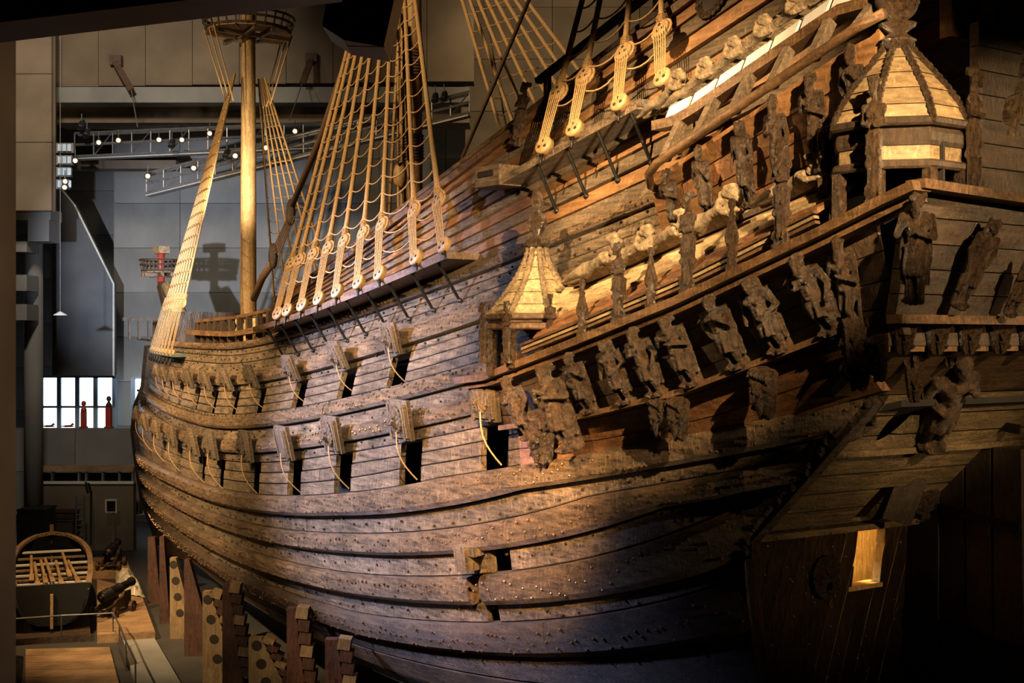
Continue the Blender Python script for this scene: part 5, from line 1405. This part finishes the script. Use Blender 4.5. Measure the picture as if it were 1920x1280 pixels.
crate(90, 138, 960, 972, 61.6, 'redprop', 'long brown crate on the bench below the booth', 'crate', .8)
crate(90, 136, 976, 1036, 61.6, 'darkwood', 'dark bench along the booth wall', 'bench', .7)
p = floor_pt(238, 1012); g = tag(empty('round_table', p), 'small round black table near the bow', 'table'); bpy.context.view_layer.update()
b = MB(); b.lathe([(.001, .74), (.45, .74), (.45, .79), (.001, .79)], 20, Matrix.Translation(p)); gp(b, 'table_top', 'black', g)
b = MB(); b.lathe([(.3, 0), (.05, .04), (.04, .74), (.001, .75)], 12, Matrix.Translation(p)); gp(b, 'pedestal', 'black', g)
for (u, v, h, r, lab) in ((26, 1296, 1.0, .28, 'grey steel bin in the lower left corner'), (14, 1250, 1.7, .26, 'tall pale cylinder beside the column')):
    p = floor_pt(u, v); b = MB(); b.lathe([(r * .82, 0), (r, h), (r * .93, h), (r * .75, .05), (.001, .05)], 20, Matrix.Translation(p)); tag(b.build('bin', M['grey'], None, True), lab, 'bin')
# ---- timber props holding the hull
ply_hole = M['hole']
def prop(u, v, wt, wb, mat, holes, wedges, lab, h0=None, off=.45):
    off = .85 if wedges else off
    s_ = min([q * .1 for q in range(40, 340)], key=lambda q: abs(960 + FPX * ((np.array([T(q, 3.6) - off, q, 3]) - CAM) @ RT) / ((np.array([T(q, 3.6) - off, q, 3]) - CAM) @ FW) - u))
    p = Vector((T(s_, 3.6) - off, s_, 0)); p.z = CAM[2] + float((np.array(p) - CAM) @ FW) * (640 - v) / FPX; top_z = p.z; Zp = float((np.array(p) - CAM) @ FW); k = Zp / FPX
    g = tag(empty('hull_prop', Vector((p.x, p.y, 0))), lab, 'prop', 'props under the hull'); bpy.context.view_layer.update()
    r = Vector(RT); f = Vector(FW)
    base = Vector((p.x, p.y, 0)); zb = 0.0
    w0, w1 = wt * k, wb * k
    b = MB(); b.prism([base, base + r * w1, base + r * w0 + Vector((0, 0, top_z)), base + Vector((0, 0, top_z))][::-1], f * .3); gp(b, 'prop_board', mat, g)
    if holes:
        for q in range(4):
            fz = .92 - q * .2
            c = base + r * (w0 * .5 + (w1 - w0) * (1 - fz) * .5) + Vector((0, 0, top_z * fz)) - f * .004
            m = frame(c, r, -f); bb = MB(); bb.lathe([(.001, 0), (.14, 0), (.14, .006), (.001, .006)], 16, m); gp(bb, 'hole_shade_disc', 'hole', g)  # flat dark disc painted for the shade inside a hole
    if wedges:
        for q in range(9):
            fz = .97 - q * .085; a = base + r * (w0 + (w1 - w0) * (1 - fz)) + Vector((0, 0, top_z * fz))
            bb = MB(); sl = (r * (w1 - w0) - Vector((0, 0, top_z))).normalized(); bb.box(a + r * .16 + f * .15, (.30, .42, top_z * .075), Matrix((r, f, Vector((0, 0, 1)))).transposed() @ Matrix.Rotation(math.atan2((w1 - w0), top_z), 3, 'Y')); gp(bb, 'wedge_block', 'redprop' if q % 3 else 'plyprop', g)
for a in ((277, 1007, 13, 24, 'redprop', 0, 0, 'farthest brown hull prop below the bow'), (299, 1006, 8, 20, 'redprop', 0, 0, 'thin red-brown prop second from the bow'), (318, 1046, 11, 50, 'plyprop', 1, 0, 'pale plywood prop with three round holes, nearest the bow'),
          (345, 1049, 9, 60, 'redprop', 0, 0, 'red-brown prop between the two farther plywood ones'), (380, 1109, 14, 75, 'plyprop', 1, 1, 'pale plywood prop with large holes and wedge blocks in the middle'), (417, 1095, 12, 45, 'redprop', 0, 1, 'tall dark red prop right of the middle plywood one'),
          (466, 1196, 24, 110, 'plyprop', 1, 1, 'broad pale plywood prop with holes at the bottom edge'), (537, 1140, 16, 50, 'redprop', 0, 1, 'tall dark prop with a column of wedge blocks'), (608, 1199, 22, 60, 'redprop', 0, 1, 'nearest brown prop at the bottom edge')): prop(*a)

# ---- loose timber block low on the side
p = hit(890, 1040); n = hull_n(p.y, p.z); b = MB(); m = frame(p + n * .22, (0, 1, 0), n); b.box((0, 0, 0), (.36, .52, .34)); b.box((-.26, -.16, -.05), (.2, .2, .26)); add('timber_block', b.mesh('timber_block', M['hull']), m, 'square timber stub jutting from the lower side')
